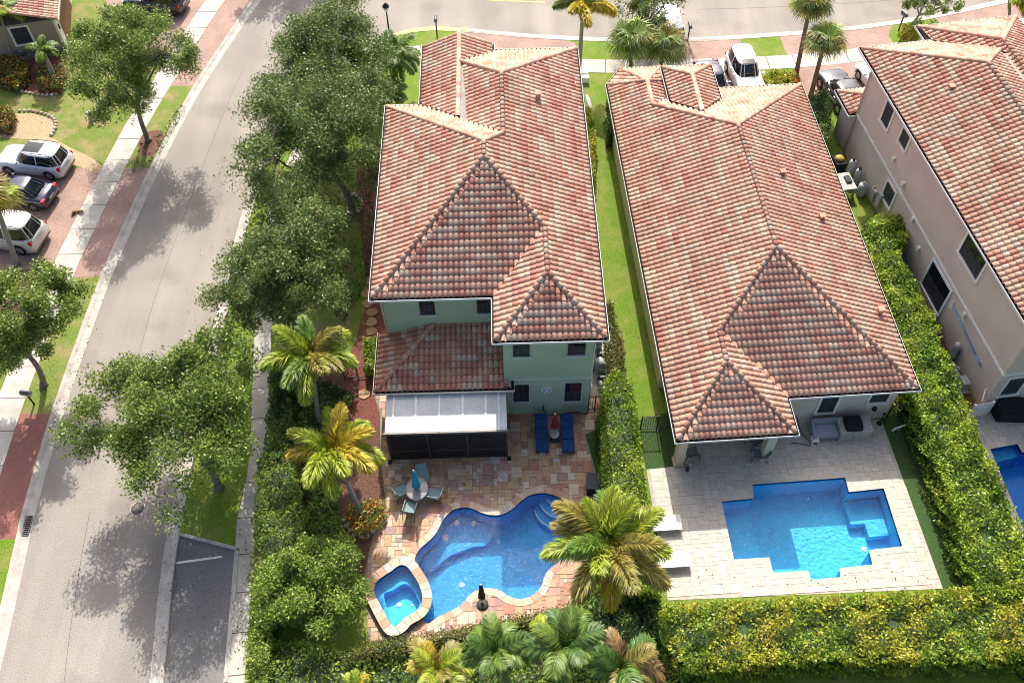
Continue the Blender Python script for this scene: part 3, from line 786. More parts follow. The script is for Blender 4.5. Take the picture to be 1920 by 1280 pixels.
class Roof:
    def __init__(s, house, base, seed, weights, tile_x=.272, tile_y=.325, len_x=.305, len_y=.37):
        s.h, s.o, s.rr, s.w = house, base, random.Random(seed), weights
        s.tx, s.ty, s.lx, s.ly = tile_x, tile_y, len_x, len_y
        s.full, s.edge, s.deck, s.caps = [], MB(), MB(), []
        s.meshes = {}
    def slope(s, poly, down, z0, pitch, eave):
        """poly in plan (local), down: unit plan direction the rain runs, z0 height at the eave coordinate"""
        poly = ccw(poly)
        V = (-down[0], -down[1]); U = (V[1], -V[0])
        if U[1] > .1: U = (-U[0], -U[1])
        alongx = abs(U[0]) > abs(U[1])
        fx = abs(U[0]); fy = abs(U[1])
        w = s.tx * fx + s.ty * fy; Lp = s.lx * fy + s.ly * fx
        uv = lambda p: (p[0] * U[0] + p[1] * U[1], p[0] * V[0] + p[1] * V[1])
        e0 = uv(eave)[1]
        P = [uv(p) for p in poly]
        if area2(P) < 0: P = P[::-1]
        xy = lambda u, v: (u * U[0] + v * V[0], u * U[1] + v * V[1])
        s.deck.add([(p[0], p[1], z0 + pitch * (uv(p)[1] - e0) - .01) for p in poly], [tuple(range(len(poly)))])
        va, fa = tile_arrays(w, Lp, pitch, U, V)
        # tiles in (u, v): u0..u0+w, v..v+Lp
        umin, umax = min(p[0] for p in P), max(p[0] for p in P); vmax = max(p[1] for p in P)
        c = 0; v = e0
        key = len(s.meshes); s.meshes[key] = (va, fa, {})
        while v < vmax:
            u = umin - w * .98 + (0.0 if alongx else 0.0)
            last = s.rr.choices(range(6), s.w)[0]
            while u < umax:
                if s.rr.random() > .33: last = s.rr.choices(range(6), s.w)[0]
                cs = [(u, v), (u + w, v), (u + w, v + Lp), (u, v + Lp)]
                hit = [i for i in range(len(P)) if seg_hits(P[i], P[(i + 1) % len(P)], u + .004, u + w - .004, v + .004, v + Lp - .004)]
                mid_in = inside((u + w / 2, v + Lp / 2), P)
                p = xy(u, v)
                pos = (p[0], p[1], z0 + pitch * (v - e0) + s.rr.uniform(-.004, .004))
                if not hit:
                    if mid_in: s.full.append((pos, key, last))
                else:
                    Vt = va + np.array(pos)
                    for fi, f in enumerate(fa):
                        poly3 = [tuple(Vt[i]) for i in f]
                        for i in hit:
                            a, b = xy(*P[i]), xy(*P[(i + 1) % len(P)])
                            # keep side: polygon is CCW in uv; uv->xy keeps orientation if det>0
                            if U[0] * V[1] - U[1] * V[0] < 0: a, b = b, a
                            if abs(P[i][1] - e0) < 1e-6 and abs(P[(i + 1) % len(P)][1] - e0) < 1e-6: continue
                            poly3 = clip_poly(poly3, a, b)
                            if len(poly3) < 3: break
                        if len(poly3) >= 3: s.edge.add(poly3, [tuple(range(len(poly3)))], 6 if fi % 2 else last)
                u += w
            v += Lp
        return s
    def cap_line(s, a, b, r=.135, step=.36, weights=None):
        """ridge and hip tiles from the low end a up to b"""
        s.caps.append((Vector(a), Vector(b), r, step, weights or s.w))
    def build(s, keep=300):
        roof = s.deck.build('roof', MT['underlay'], s.h)
        M = s.h.matrix_basis
        camp = Vector((0, 0, CAM_H))
        s.full.sort(key=lambda t: (M @ Vector(t[0]) - camp).length)
        V, F, I = [], [], []; base = 0
        for k, (pos, key, ti) in enumerate(s.full):
            va, fa, cache = s.meshes[key]
            if k < keep:
                if ti not in cache: cache[ti] = mesh_np('tile', va, fa, [TILES[ti], LIP_SHADE], np.arange(len(fa)) % 2)
                link('tile', cache[ti], roof, pos)
            else:
                V.append(va + np.array(pos)); F.append(fa + base); I.append(np.where(np.arange(len(fa)) % 2 == 1, 6, ti)); base += len(va)
        if V:
            me = mesh_np('roof_tiles', np.concatenate(V), np.concatenate(F), TILES + [LIP_SHADE], np.concatenate(I))
            link('roof_tiles', me, roof)['kind'] = 'stuff'
        if s.edge.v: s.edge.build('cut_tiles', TILES + [LIP_SHADE], roof, kind='stuff')
        cache = {}
        for a, b, r, step, wts in s.caps:
            d = b - a; n = max(1, round(d.length / step)); st = d.length / n
            q = d.normalized().to_track_quat('X', 'Z')
            for i in range(n):
                ti = s.rr.choices(range(6), wts)[0]
                kk = (ti, round(st, 2), r)
                if kk not in cache:
                    vv, ff = [], []
                    for x, rr_, dz in ((-.05, r * 1.06, .012), (st * 1.02, r * .94, -.012)):
                        for t in range(7):
                            a_ = math.pi * (t / 6 * 1.16 - .08); vv.append((x, rr_ * math.cos(a_), rr_ * .92 * math.sin(a_) + dz))
                    for t in range(6): ff.append((t, t + 1, 7 + t + 1, 7 + t))
                    for t in range(7):
                        a_ = math.pi * (t / 6 * 1.16 - .08); vv.append((-.05, (r - .035) * math.cos(a_), (r - .035) * .92 * math.sin(a_) + .012))
                    for t in range(6): ff.append((14 + t, 14 + t + 1, t + 1, t))
                    cache[kk] = mesh_np('ridge_tile', vv, ff, [TILES[ti], LIP_SHADE], [0] * 6 + [1] * 6, smooth=True)
                o = link('ridge_tile', cache[kk], roof, a + d * (i / n) + Vector((0, 0, .075)))
                o.rotation_mode = 'QUATERNION'; o.rotation_quaternion = q
        return roof

MT['gutter_shade'] = mat('gutter_inner_shade', (.035, .028, .024), .95, .3, 6)  # dark colour on the inner faces stands for shade inside the gutter
def eaves(house, loop, z, gut=None, overhang=.4, th=.2, fascia_m=None, open_edges=()):
    """soffit and fascia round an eave outline, gutters along all edges but those in open_edges"""
    loop = ccw(loop)
    m_ = MB(); m_.sheet([offset(loop, -.02)], z - .12, flip=True)
    n = len(loop)
    lp = offset(loop, -.02)
    m_.add([(x, y, z - .16) for x, y in lp] + [(x, y, z + .03) for x, y in lp], [(i, (i + 1) % n, n + (i + 1) % n, n + i) for i in range(n)])
    m_.build('fascia', fascia_m or MT['trim'], house)
    out = offset(loop, .15)
    for i in range(n):
        if i in open_edges: continue
        j = (i + 1) % n
        a, b, c, d = offset(lp, .003)[i], offset(lp, .003)[j], out[j], out[i]
        g = MB()
        g.add([(a[0], a[1], z - .10), (b[0], b[1], z - .10), (c[0], c[1], z - .10), (d[0], d[1], z - .10)], [(0, 3, 2, 1)])
        dirv = np.array(b) - np.array(a); L_ = np.hypot(*dirv); nrm = np.array([dirv[1], -dirv[0]]) / L_
        c2, d2 = tuple(np.array(c) - nrm * .018), tuple(np.array(d) - nrm * .018)
        g.add([(d[0], d[1], z - .10), (c[0], c[1], z - .10), (c[0], c[1], z + .03), (d[0], d[1], z + .03), (d2[0], d2[1], z + .03), (c2[0], c2[1], z + .03), (c2[0], c2[1], z - .09), (d2[0], d2[1], z - .09)],
              [(0, 1, 2, 3), (3, 2, 5, 4)])
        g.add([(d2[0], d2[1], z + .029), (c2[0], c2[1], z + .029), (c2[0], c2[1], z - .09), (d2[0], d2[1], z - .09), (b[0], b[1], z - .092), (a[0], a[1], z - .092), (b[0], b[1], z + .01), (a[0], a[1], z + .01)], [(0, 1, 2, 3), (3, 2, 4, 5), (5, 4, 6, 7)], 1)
        g.build('gutter', [gut or MT['metal_white'], MT['gutter_shade']], house)

def window(house, p, along, w, z0, z1, out, frame_m, muntins=(1, 1), screen=True, sill=True, fw=.10, depth=.06, arch=False, trim=True, lower_screen=False):
    """p: plan point of the window's start on the wall, along: unit direction, out: outward normal"""
    A, O = Vector((along[0], along[1], 0)), Vector((out[0], out[1], 0))
    P = Vector((p[0], p[1], 0))
    root = bpy.data.objects.new('window', None); col.objects.link(root); root.parent = house; root.empty_display_size = .2
    def pt(u, z, d): return P + A * u + Vector((0, 0, z)) + O * d
    def block(mb, u0, u1, za, zb, d0, d1):
        v = [pt(u, z, d) for d in (d0, d1) for u, z in ((u0, za), (u1, za), (u1, zb), (u0, zb))]
        mb.add(v, [(0, 1, 2, 3), (7, 6, 5, 4), (0, 4, 5, 1), (1, 5, 6, 2), (2, 6, 7, 3), (3, 7, 4, 0)])
    if trim:
        m_ = MB()
        block(m_, -fw, 0, z0 - fw * .5, z1 + fw, -.05, depth); block(m_, w, w + fw, z0 - fw * .5, z1 + fw, -.05, depth)
        block(m_, 0, w, z1, z1 + fw, -.05, depth)
        if arch:
            vs_ = []
            for k in range(13):
                a_ = math.pi * k / 12
                vs_ += [pt(w / 2 - math.cos(a_) * (w / 2 + fw), z1 + fw + math.sin(a_) * .14, depth + .004), pt(w / 2 - math.cos(a_) * (w / 2), z1 + fw - .05 + math.sin(a_) * .11, depth + .004)]
            m_.add(vs_, [(2 * k, 2 * k + 2, 2 * k + 3, 2 * k + 1) for k in range(12)])
        m_.build('frame', frame_m, root)
    if sill:
        m_ = MB(); block(m_, -fw * 1.1, w + fw * 1.1, z0 - .13, z0, -.04, depth + .05); m_.build('sill', frame_m, root)
    m_ = MB(); block(m_, 0, w, z0, z1, -.02, .008); m_.build('pane', MT['glass'], root)
    m_ = MB(); fr = .035
    dd = (.004, .03)
    block(m_, 0, fr, z0, z1, *dd); block(m_, w - fr, w, z0, z1, *dd); block(m_, fr, w - fr, z0, z0 + fr, *dd); block(m_, fr, w - fr, z1 - fr, z1, *dd)
    for k in range(muntins[0]):
        u = w * (k + 1) / (muntins[0] + 1); block(m_, u - .012, u + .012, z0 + fr, z1 - fr, dd[0], dd[1] - .008)
    for k in range(muntins[1]):
        z = z0 + (z1 - z0) * (k + 1) / (muntins[1] + 1); block(m_, fr, w - fr, z - .012, z + .012, dd[0], dd[1] - .012)
    m_.build('sash', MT['bronze'], root)
    if screen:
        m_ = MB(); zt = z0 + (z1 - z0) * (.52 if lower_screen else .98)
        block(m_, fr, w - fr, z0 + fr, zt, dd[0] + .005, dd[0] + .012); m_.build('insect_screen', MT['screen'], root)
    return root

def walls(house, poly, z0, z1, m, name='wall'):
    return MB().prism(ccw(poly), z0, z1).build(name, m, house)

W_RED = (1.0, 3.0, 3.0, 2.4, 1.8, .4)
W_H2 = (.3, 2.3, 3.8, 3.3, 1.5, .4)
W_H3 = (.9, 2.2, 2.6, 3.0, 2.0, 1.0)
W_CAP1 = (.2, 1.6, 3, 2.4, .8, .3)

# ---------------------------------------------------------------- the sage green two-storey house
A1 = R(.518); O1 = spot(696.25, 561, 7.0)
h1 = empty('house', (O1[0], O1[1], 0), A1, 'sage green two-storey house with blended red barrel tile roof', 'house', 'tile-roofed houses')
Z1 = 7.0; pS, pF, pB = .4145, .3145, .402
walls(h1, [(.39, .5), (6.4, .5), (6.4, -2.48), (10.8, -2.48), (10.8, 19.0), (5.7, 19.0), (5.7, 19.6), (2.4, 19.6), (2.4, 13.9), (.39, 13.9)], 0, Z1 - .1, MT['sage'])
walls(h1, [(.39, -2.3), (6.39, -2.3), (6.39, .49), (.39, .49)], 0, 3.15, MT['sage'], 'porch_wall')
rf = Roof(h1, O1, 3, W_RED)
rf.slope([(0, 0), (5.67, 7.48), (5.67, 8.62), (0, 14.47)], (-1, 0), Z1, pS, (0, 0))
rf.slope([(0, 0), (6.03, 0), (8.67, 3.47), (5.67, 7.48)], (0, -1), Z1, pF, (0, 0))
rf.slope([(6.03, -2.8), (8.67, .50), (8.67, 3.47), (6.03, 0)], (-1, 0), Z1, pS, (6.03, 0))
rf.slope([(6.03, -2.8), (11.33, -2.8), (8.67, .50)], (0, -1), Z1, .3315, (0, -2.8))
rf.slope([(11.33, -2.8), (11.33, 19.5), (6.71, 14.82), (6.71, 9.71), (5.67, 8.62), (5.67, 7.48), (8.67, 3.47), (8.67, .50)], (1, 0), Z1, pS, (11.33, 0))
rf.slope([(0, 14.47), (5.67, 8.62), (6.71, 9.70), (2.1, 14.47)], (0, 1), Z1, pB, (0, 14.47))
rf.slope([(1.98, 14.58), (4.2, 12.29), (4.2, 20.2), (1.98, 20.2)], (-1, 0), Z1, pS, (1.98, 0))
rf.slope([(6.71, 9.70), (6.71, 14.82), (4.45, 17.1), (4.72, 11.75)], (-1, 0), Z1, pS, (2.08, 0))
rf.slope([(6.71, 14.82), (4.3, 17.28), (6.4, 19.5), (11.33, 19.5)], (0, 1), Z1, .409, (0, 19.5))
rf.slope([(4.2, 17.25), (4.2, 20.2), (6.2, 20.2), (6.2, 19.25)], (1, 0), Z1, pS, (6.42, 0))
zr = Z1 + 5.67 * pS; zw = Z1 + 2.65 * pS; zb = Z1 + 4.62 * pS; za = Z1 + 2.22 * pS
for a, b in (((0.05, .05, Z1), (5.67, 7.48, zr)), ((8.67, 3.47, zw), (5.67, 7.48, zr)), ((5.67, 7.48, zr), (5.67, 8.62, zr)), ((0.05, 14.42, Z1), (5.67, 8.62, zr)), ((6.71, 9.71, zb), (5.67, 8.62, zr)),
             ((6.07, -2.75, Z1), (8.67, .50, zw)), ((11.28, -2.75, Z1), (8.67, .50, zw)), ((8.67, .50, zw), (8.67, 3.47, zw)), ((6.71, 9.71, zb), (6.71, 14.82, zb)), ((11.28, 19.45, Z1), (6.71, 14.82, zb)), ((4.35, 17.2, za + .06), (6.71, 14.82, zb)), ((4.2, 20.2, za), (4.2, 12.29, za))):
    rf.cap_line(a, b, weights=W_CAP1)
r_ = rf.build()
MB().add([(4.3, 12.15, za + .04), (4.74, 11.72, za + .17), (4.5, 16.9, za + .12), (4.32, 17.2, za + .04)], [(0, 1, 2, 3)]).build('flashing', MT['flashing'], h1)
def roof_vent(house, px, z, A, O, down):
    p = spot(px[0], px[1], z); d = (p[0] - O[0], p[1] - O[1])
    x, y = d[0] * math.cos(A) + d[1] * math.sin(A), -d[0] * math.sin(A) + d[1] * math.cos(A)
    m_ = MB(); m_.box(-.13, .13, -.13, .13, -.1, .20); m_.box(-.17, .17, -.17, .17, .201, .24); m_.build('roof_vent', TILES[1], house, (x, y, z))
roof_vent(h1, (1009, 180), 8.35, A1, O1, 1)
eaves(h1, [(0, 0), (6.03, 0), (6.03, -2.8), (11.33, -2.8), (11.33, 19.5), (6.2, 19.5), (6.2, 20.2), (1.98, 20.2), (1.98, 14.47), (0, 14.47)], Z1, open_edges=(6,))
# lower porch roof
Z1b = 3.3
rf = Roof(h1, O1, 9, (4.0, 2.4, .8, .3, .5, 1.0))
rf.slope([(-.07, -3.0), (2.8, .5), (-.07, .62)], (-1, 0), Z1b, .32, (-.07, 0))
rf.slope([(-.07, -3.0), (6.4, -3.0), (6.4, .5), (2.8, .5)], (0, -1), Z1b, .263, (0, -3.0))
rf.slope([(6.4, -3.0), (6.78, -3.0), (6.4, -2.55)], (1, 0), Z1b, .30, (6.78, 0))
rf.cap_line((-.03, -2.95, Z1b), (2.8, .47, Z1b + .92), weights=(2, 2, 1, .6, .3, .2))
rf.build(keep=0).name = 'porch_roof'
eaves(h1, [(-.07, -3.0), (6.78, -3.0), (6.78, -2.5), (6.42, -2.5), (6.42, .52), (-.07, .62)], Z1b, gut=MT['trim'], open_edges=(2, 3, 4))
# windows
FW = (0, -1)
for x0, x1, z0, z1, y in ((2.22, 3.0, 5.08, 6.55, .5), (5.13, 5.95, 5.08, 6.55, .5), (6.88, 7.70, 5.33, 6.65, -2.48), (9.55, 10.42, 5.33, 6.65, -2.48)):
    window(h1, (x0, y), (1, 0), x1 - x0, z0, z1, FW, MT['trim_green'], (2, 3), trim=False, lower_screen=True)
for x0, x1, z0, z1 in ((6.86, 7.68, 1.30, 2.86), (9.52, 10.38, 1.22, 2.90)):
    window(h1, (x0, -2.48), (1, 0), x1 - x0, z0, z1, FW, MT['trim_green'], (2, 3), lower_screen=True, fw=.06, depth=.02, arch=True)
MB().box(6.38, 10.84, -2.53, -2.475, 3.28, 3.38).build('belt_course', MT['trim_green'], h1)
MB().box(10.795, 10.84, -2.475, 18.9, 3.28, 3.38).build('belt_course', MT['trim_green'], h1)
m_ = MB()
m_.tube([(11.25, -2.6, 6.9), (10.9, -2.35, 6.6), (10.86, -2.3, 3.5), (10.86, -2.3, .2)], .04, 8)
m_.build('downpipe', MT['trim_white'], h1)
m_ = MB(); m_.tube([(.1, .2, 6.9), (.3, .55, 6.6), (.33, .6, 3.6)], .04, 8); m_.build('downpipe', MT['trim_white'], h1)

# ---------------------------------------------------------------- the single-storey house with the lanai
A2 = R(2.8); O2 = spot(1270, 826, 3.2)
h2 = empty('house', (O2[0], O2[1], 0), A2, 'single-storey cream house with long salmon tile roof and open lanai', 'house', 'tile-roofed houses')
Z2 = 3.2; p2, q2 = .378, .3195; pr2 = .4244; pl2 = .35
walls(h2, [(.23, 5.2), (5.9, 5.2), (5.9, 2.41), (11.85, 2.41), (11.85, 25.6), (.23, 25.6)], 0, Z2 - .1, MT['beige'])
walls(h2, [(.3, 25.61), (4.4, 25.61), (4.4, 26.7), (3.5, 28.1), (1.3, 28.1), (.3, 26.7)], 0, Z2 - .1, MT['cream'], 'bay_wall')
walls(h2, [(3.95, 23.8), (6.3, 23.8), (6.3, 26.7), (3.95, 26.7)], 2.5, 4.1, MT['cream'], 'entry_wall')
MB().box(.22, .229, 5.2, 25.6, .05, Z2 - .15).build('side_render', MT['cream'], h2)
rf = Roof(h2, O2, 21, W_H2)
rf.slope([(0, 0), (2.96, 3.72), (2.96, 5.6), (6.62, 9.95), (6.62, 19.6), (2.38, 23.73), (2.38, 26.1), (0, 27.0)], (-1, 0), Z2, p2, (0, 0))
rf.slope([(5.82, 2.12), (12.52, 2.12), (6.62, 9.95), (2.96, 5.62)], (0, -1), Z2, q2, (0, 2.12))
rf.slope([(12.52, 2.12), (12.52, 26.05), (6.62, 19.6), (6.62, 9.95)], (1, 0), Z2, pr2, (12.52, 0))
rf.slope([(5.82, 0), (5.82, 2.12), (2.96, 5.62), (2.96, 3.72)], (1, 0), Z2, .391, (5.82, 0))
rf.slope([(0, 0), (5.82, 0), (2.96, 3.72)], (0, -1), Z2, .30, (0, 0))
rf.slope([(12.52, 26.05), (6.62, 19.6), (2.38, 23.73), (4.76, 26.05)], (0, 1), Z2, .388, (0, 26.05))
rf.slope([(2.38, 23.73), (2.38, 26.1), (4.76, 27.0), (4.76, 26.05)], (1, 0), Z2, p2, (4.76, 0))
zc = Z2 + 2.38 * p2
for e0, e1 in (((0, 27.0), (1.1, 28.6)), ((1.1, 28.6), (3.7, 28.6)), ((3.7, 28.6), (4.76, 27.0))):
    d = np.array(e1) - np.array(e0); d /= np.hypot(*d); nn = (-d[1], d[0])
    run = (np.array(e0) - np.array((2.38, 26.1))) @ np.array(nn)
    rf.slope([e0, e1, (2.38, 26.1)], nn, Z2, (zc - Z2) / run, e0)
Zd = 4.15; zd = Zd + 1.55 * .42
rf.slope([(3.55, 27.3), (3.55, 23.9), (5.1, 22.1), (5.1, 25.6)], (-1, 0), Zd, .42, (3.55, 0))
rf.slope([(6.65, 27.3), (5.1, 25.6), (5.1, 22.1), (6.65, 23.9)], (1, 0), Zd, .42, (6.65, 0))
rf.slope([(3.55, 27.3), (5.1, 25.6), (6.65, 27.3)], (0, 1), Zd, (zd - Zd) / 1.7, (0, 27.3))
zl = Z2 + 2.96 * p2; zm = Z2 + 6.62 * p2
for a, b in (((.05, .05, Z2), (2.96, 3.72, zl)), ((5.77, .05, Z2), (2.96, 3.72, zl)), ((2.96, 3.72, zl), (2.96, 5.62, zl)), ((2.96, 5.62, zl), (6.62, 9.95, zm)), ((12.47, 2.17, Z2), (6.62, 9.95, zm)), ((6.62, 9.95, zm), (6.62, 19.6, zm)),
             ((12.47, 26.0, Z2), (6.62, 19.6, zm)), ((2.38, 23.73, zc), (6.62, 19.6, zm)), ((2.38, 26.1, zc), (2.38, 23.73, zc)), ((0.05, 26.97, Z2), (2.38, 26.1, zc)), ((1.12, 28.55, Z2), (2.38, 26.1, zc)), ((3.66, 28.55, Z2), (2.38, 26.1, zc)), ((4.7, 26.95, Z2), (2.38, 26.1, zc)),
             ((3.6, 27.25, Zd), (5.1, 25.6, zd)), ((6.6, 27.25, Zd), (5.1, 25.6, zd)), ((5.1, 25.6, zd), (5.1, 22.05, zd))):
    rf.cap_line(a, b, weights=(.6, 2.4, 3, 2, 1, .3))
rf.build()
for q, zz in (((1467, 325), 5.0), ((1541, 408), 4.3), ((1651, 583), 3.75)): roof_vent(h2, q, zz, A2, O2, 1)
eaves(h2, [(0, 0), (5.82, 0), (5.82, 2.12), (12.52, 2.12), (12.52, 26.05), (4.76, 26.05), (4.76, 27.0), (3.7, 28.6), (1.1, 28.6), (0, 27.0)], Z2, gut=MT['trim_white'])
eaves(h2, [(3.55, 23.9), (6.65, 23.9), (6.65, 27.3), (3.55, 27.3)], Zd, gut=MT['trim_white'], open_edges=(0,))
for x0, x1 in ((.28, .72), (4.74, 5.2)):
    m_ = MB(); m_.box(x0, x1, .30, .75, .1, Z2 - .12); m_.box(x0 - .05, x1 + .05, .25, .80, .1, .28); m_.box(x0 - .04, x1 + .04, .26, .79, 2.75, 2.95)
    m_.build('column', MT['cream'], h2)
m_ = MB(); m_.box(.30, 5.3, .32, .72, 2.78, 3.07); m_.box(.24, .66, .72, 5.2, 2.78, 3.07); m_.build('beam', MT['cream'], h2)
window(h2, (7.96, 2.41), (1, 0), .86, 1.08, 2.75, FW, MT['trim'], (1, 1), fw=.13)
window(h2, (10.5, 2.41), (1, 0), .92, 1.78, 2.75, FW, MT['trim'], (1, 1), fw=.13)
m_ = MB(); m_.box(1.1, 5.4, 5.15, 5.195, .1, 2.5); m_.build('sliding_door', MT['glass'], h2)

# ---------------------------------------------------------------- the pink two-storey house
A3 = R(7.675); O3 = spot(1836.6, 767.2, 0)
h3 = empty('house', (O3[0], O3[1], 0), A3, 'pinkish beige two-storey house with square white-framed windows', 'house', 'tile-roofed houses')
Z3 = 7.25
walls(h3, [(0, 0), (13, 0), (13, 20.4), (0, 20.4)], 0, Z3 - .1, MT['pink'])
walls(h3, [(.02, 20.39), (6.5, 20.39), (6.5, 22.35), (.02, 22.35)], 0, 3.1, MT['pink'], 'garage_wall')
e3 = -.42; xr3 = 4.5; zr3 = Z3 + (xr3 - e3) * pS; run3 = (xr3 - e3) * 1.005; yb3 = 21.6
rf = Roof(h3, O3, 33, W_H3)
rf.slope([(e3, -.9), (xr3, -.9 + run3), (xr3, yb3 - run3), (e3, yb3)], (-1, 0), Z3, pS, (e3, 0))
rf.slope([(xr3, yb3 - run3), (6.5, yb3 - run3 + 2.0), (5.6, yb3), (e3, yb3)], (0, 1), Z3, (zr3 - Z3) / run3, (0, yb3))
rf.slope([(xr3, -.9 + run3), (6.5, 0), (6.5, yb3 - run3 + 2.0), (xr3, yb3 - run3)], (1, 0), Z3, pS, (9.42, 0))
# rear wing with its own ridge
xe, ye0, ye1 = 7.0, 8.0, 19.4; ze = Z3 + 3.2 * pS
rf.slope([(xe - 3.2, ye1 + 3.7), (xe, ye1), (xe, ye0), (6.62, ye0), (6.62, 18.4), (xe - 3.0, 21.5)], (-1, 0), Z3, pS, (xe - 3.2, 0))
rf.slope([(xe + 3.2, ye0), (xe + 3.2, ye1 + 3.7), (xe, ye1), (xe, ye0)], (1, 0), Z3, pS, (xe + 3.2, 0))
rf.slope([(xe - 3.2, ye1 + 3.7), (xe + 3.2, ye1 + 3.7), (xe, ye1)], (0, 1), Z3, (ze - Z3) / 3.7, (0, ye1 + 3.7))
for a, b in (((e3 + .05, yb3 - .05, Z3), (xr3, yb3 - run3, zr3)), ((6.4, yb3 - run3 + 1.9, zr3 - .79), (xr3, yb3 - run3, zr3)), ((xr3, -.9 + run3, zr3), (xr3, yb3 - run3, zr3)), ((xe, ye0, ze), (xe, ye1, ze)), ((xe - 3.15, ye1 + 3.65, Z3), (xe, ye1, ze)), ((xe + 3.15, ye1 + 3.65, Z3), (xe, ye1, ze))):
    rf.cap_line(a, b, weights=(.6, 1.6, 2.4, 2.4, 1.2, .4))
rf.build()
rf = Roof(h3, O3, 35, W_H3)
rf.slope([(-.42, 20.42), (1.6, 20.42), (1.6, 20.8), (-.42, 22.75)], (-1, 0), 3.15, .42, (-.42, 0))
rf.slope([(-.42, 22.75), (1.6, 20.8), (7, 20.8), (7, 22.75)], (0, 1), 3.15, .435, (0, 22.75))
rf.cap_line((-.37, 22.7, 3.15), (1.6, 20.8, 4.0))
rf.build(keep=40).name = 'garage_roof'
MB().add([(6.38, 3, Z3 + 1.30), (6.66, 3, Z3 + 1.30), (6.66, 18.2, Z3 + 1.30), (6.38, 18.2, Z3 + 1.30)], [(0, 1, 2, 3)]).build('flashing', MT['flashing'], h3)
roof_vent(h3, (1783, 166), 8.4, A3, O3, 1)
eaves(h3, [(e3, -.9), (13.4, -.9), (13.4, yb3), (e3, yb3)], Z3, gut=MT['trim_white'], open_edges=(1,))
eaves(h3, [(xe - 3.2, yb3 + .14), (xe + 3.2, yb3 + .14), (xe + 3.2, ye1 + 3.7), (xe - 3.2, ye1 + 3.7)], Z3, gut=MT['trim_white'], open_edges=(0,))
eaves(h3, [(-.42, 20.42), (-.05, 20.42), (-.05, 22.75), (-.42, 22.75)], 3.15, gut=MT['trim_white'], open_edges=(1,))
SW = (-1, 0)
for y0, y1, z0, z1, mu in ((4.75, 6.80, 5.08, 6.62, (1, 1)), (5.95, 8.2, .82, 2.78, (1, 1)), (16.75, 17.7, 5.0, 6.45, (0, 0)), (14.4, 15.3, 5.45, 6.4, (0, 0)), (13.65, 14.75, 1.55, 2.75, (1, 0))):
    window(h3, (0, y0), (0, 1), y1 - y0, z0, z1, SW, MT['trim_white'], mu, fw=.15, lower_screen=mu == (1, 1))
window(h3, (.55, 0), (1, 0), .95, 1.25, 2.75, FW, MT['trim_white'], (0, 1), fw=.12)
MB().box(-.05, .005, .0, 20.39, 3.13, 3.27).build('belt_course', MT['trim_white'], h3)
MB().box(-.05, 9, -.05, .005, 3.13, 3.27).build('belt_course', MT['trim_white'], h3)
m_ = MB(); m_.tube([(-.3, 20.7, 7.1), (-.07, 20.3, 6.7), (-.07, 20.3, .2)], .045, 8); m_.build('downpipe', MT['pink'], h3)
for y, z in ((14.9, 4.1), (13.2, 3.7), (11.1, 2.9), (15.6, 1.0), (9.6, 2.0), (4.1, 2.75)):
    MB().box(-.16, .0, y, y + .22, z, z + .3).build('vent_cover', MT['trim'], h3)

# ---------------------------------------------------------------- the tan house at the top of the street
A4 = R(13.0); O4 = spot(128, 98, .1)
h4 = empty('house', (O4[0], O4[1], 0), A4, 'tan house corner with stone skirt and brown garage door', 'house', 'tile-roofed houses')
walls(h4, [(0, 0), (0, 9), (-12, 9), (-12, 0)], 0, 2.9, MT['tan'], 'garage_wall')
walls(h4, [(-3.6, .6), (-3.6, 12), (-14, 12), (-14, .6)], 2.8, 6.8, MT['tan'])
rf = Roof(h4, O4, 41, (1.2, 2, 2.5, 2.5, 2, 1))
rf.slope([(.35, -.3), (.35, 9.3), (-3.55, 9.3), (-3.55, -.3)], (1, 0), 3.0, .34, (.35, 0))
rf.cap_line((.3, -.28, 3.0), (-3.5, -.28, 4.3), r=.12)
rf.build(keep=120)
m_ = MB(); m_.box(.3, .42, -.35, 9.3, 2.85, 3.05); m_.build('fascia', MT['trim'], h4)
m_ = MB(); m_.box(-.12, .05, -.05, 9, 0, 2.86); m_.build('corner_trim', MT['trim'], h4)
MT['garage_brown'] = mat('garage_door_brown', (.17, .075, .045), .6, .1, 2)
m_ = MB()
for k in range(4): m_.box(.05, .085, 1.0, 6.0, .12 + k * .56, .12 + k * .56 + .54)
m_.build('garage_door', MT['garage_brown'], h4)
window(h4, (-3.1, 0), (1, 0), 1.15, 1.35, 2.65, FW, MT['trim'], (1, 1), fw=.14)
m_ = MB(); m_.box(.0, .13, .25, .4, 1.9, 2.25); m_.build('wall_lantern', MT['black_metal'], h4)
MT['ledge_stone'] = [mat('ledge_stone', (.22, .185, .15), .9, .3, 6, grain=.2), mat('ledge_stone_pale', (.32, .28, .23), .9, .3, 6, grain=.2), mat('ledge_stone_dark', (.14, .12, .10), .9, .3, 6, grain=.2)]
skirt = MB().box(-12, .06, -.10, -.001, 0, .92).build('stone_skirt', MT['mortar'], h4)
rr = random.Random(4)
for row in range(5):
    x = -4.4
    while x < -.05:
        w = rr.uniform(.25, .55); d = rr.uniform(.04, .09)
        MB().box(x, min(x + w - .015, .04), -.1 - d, -.099, row * .18 + .02, row * .18 + .19 - .015).build('stone', rr.choice(MT['ledge_stone']), skirt)
        x += w
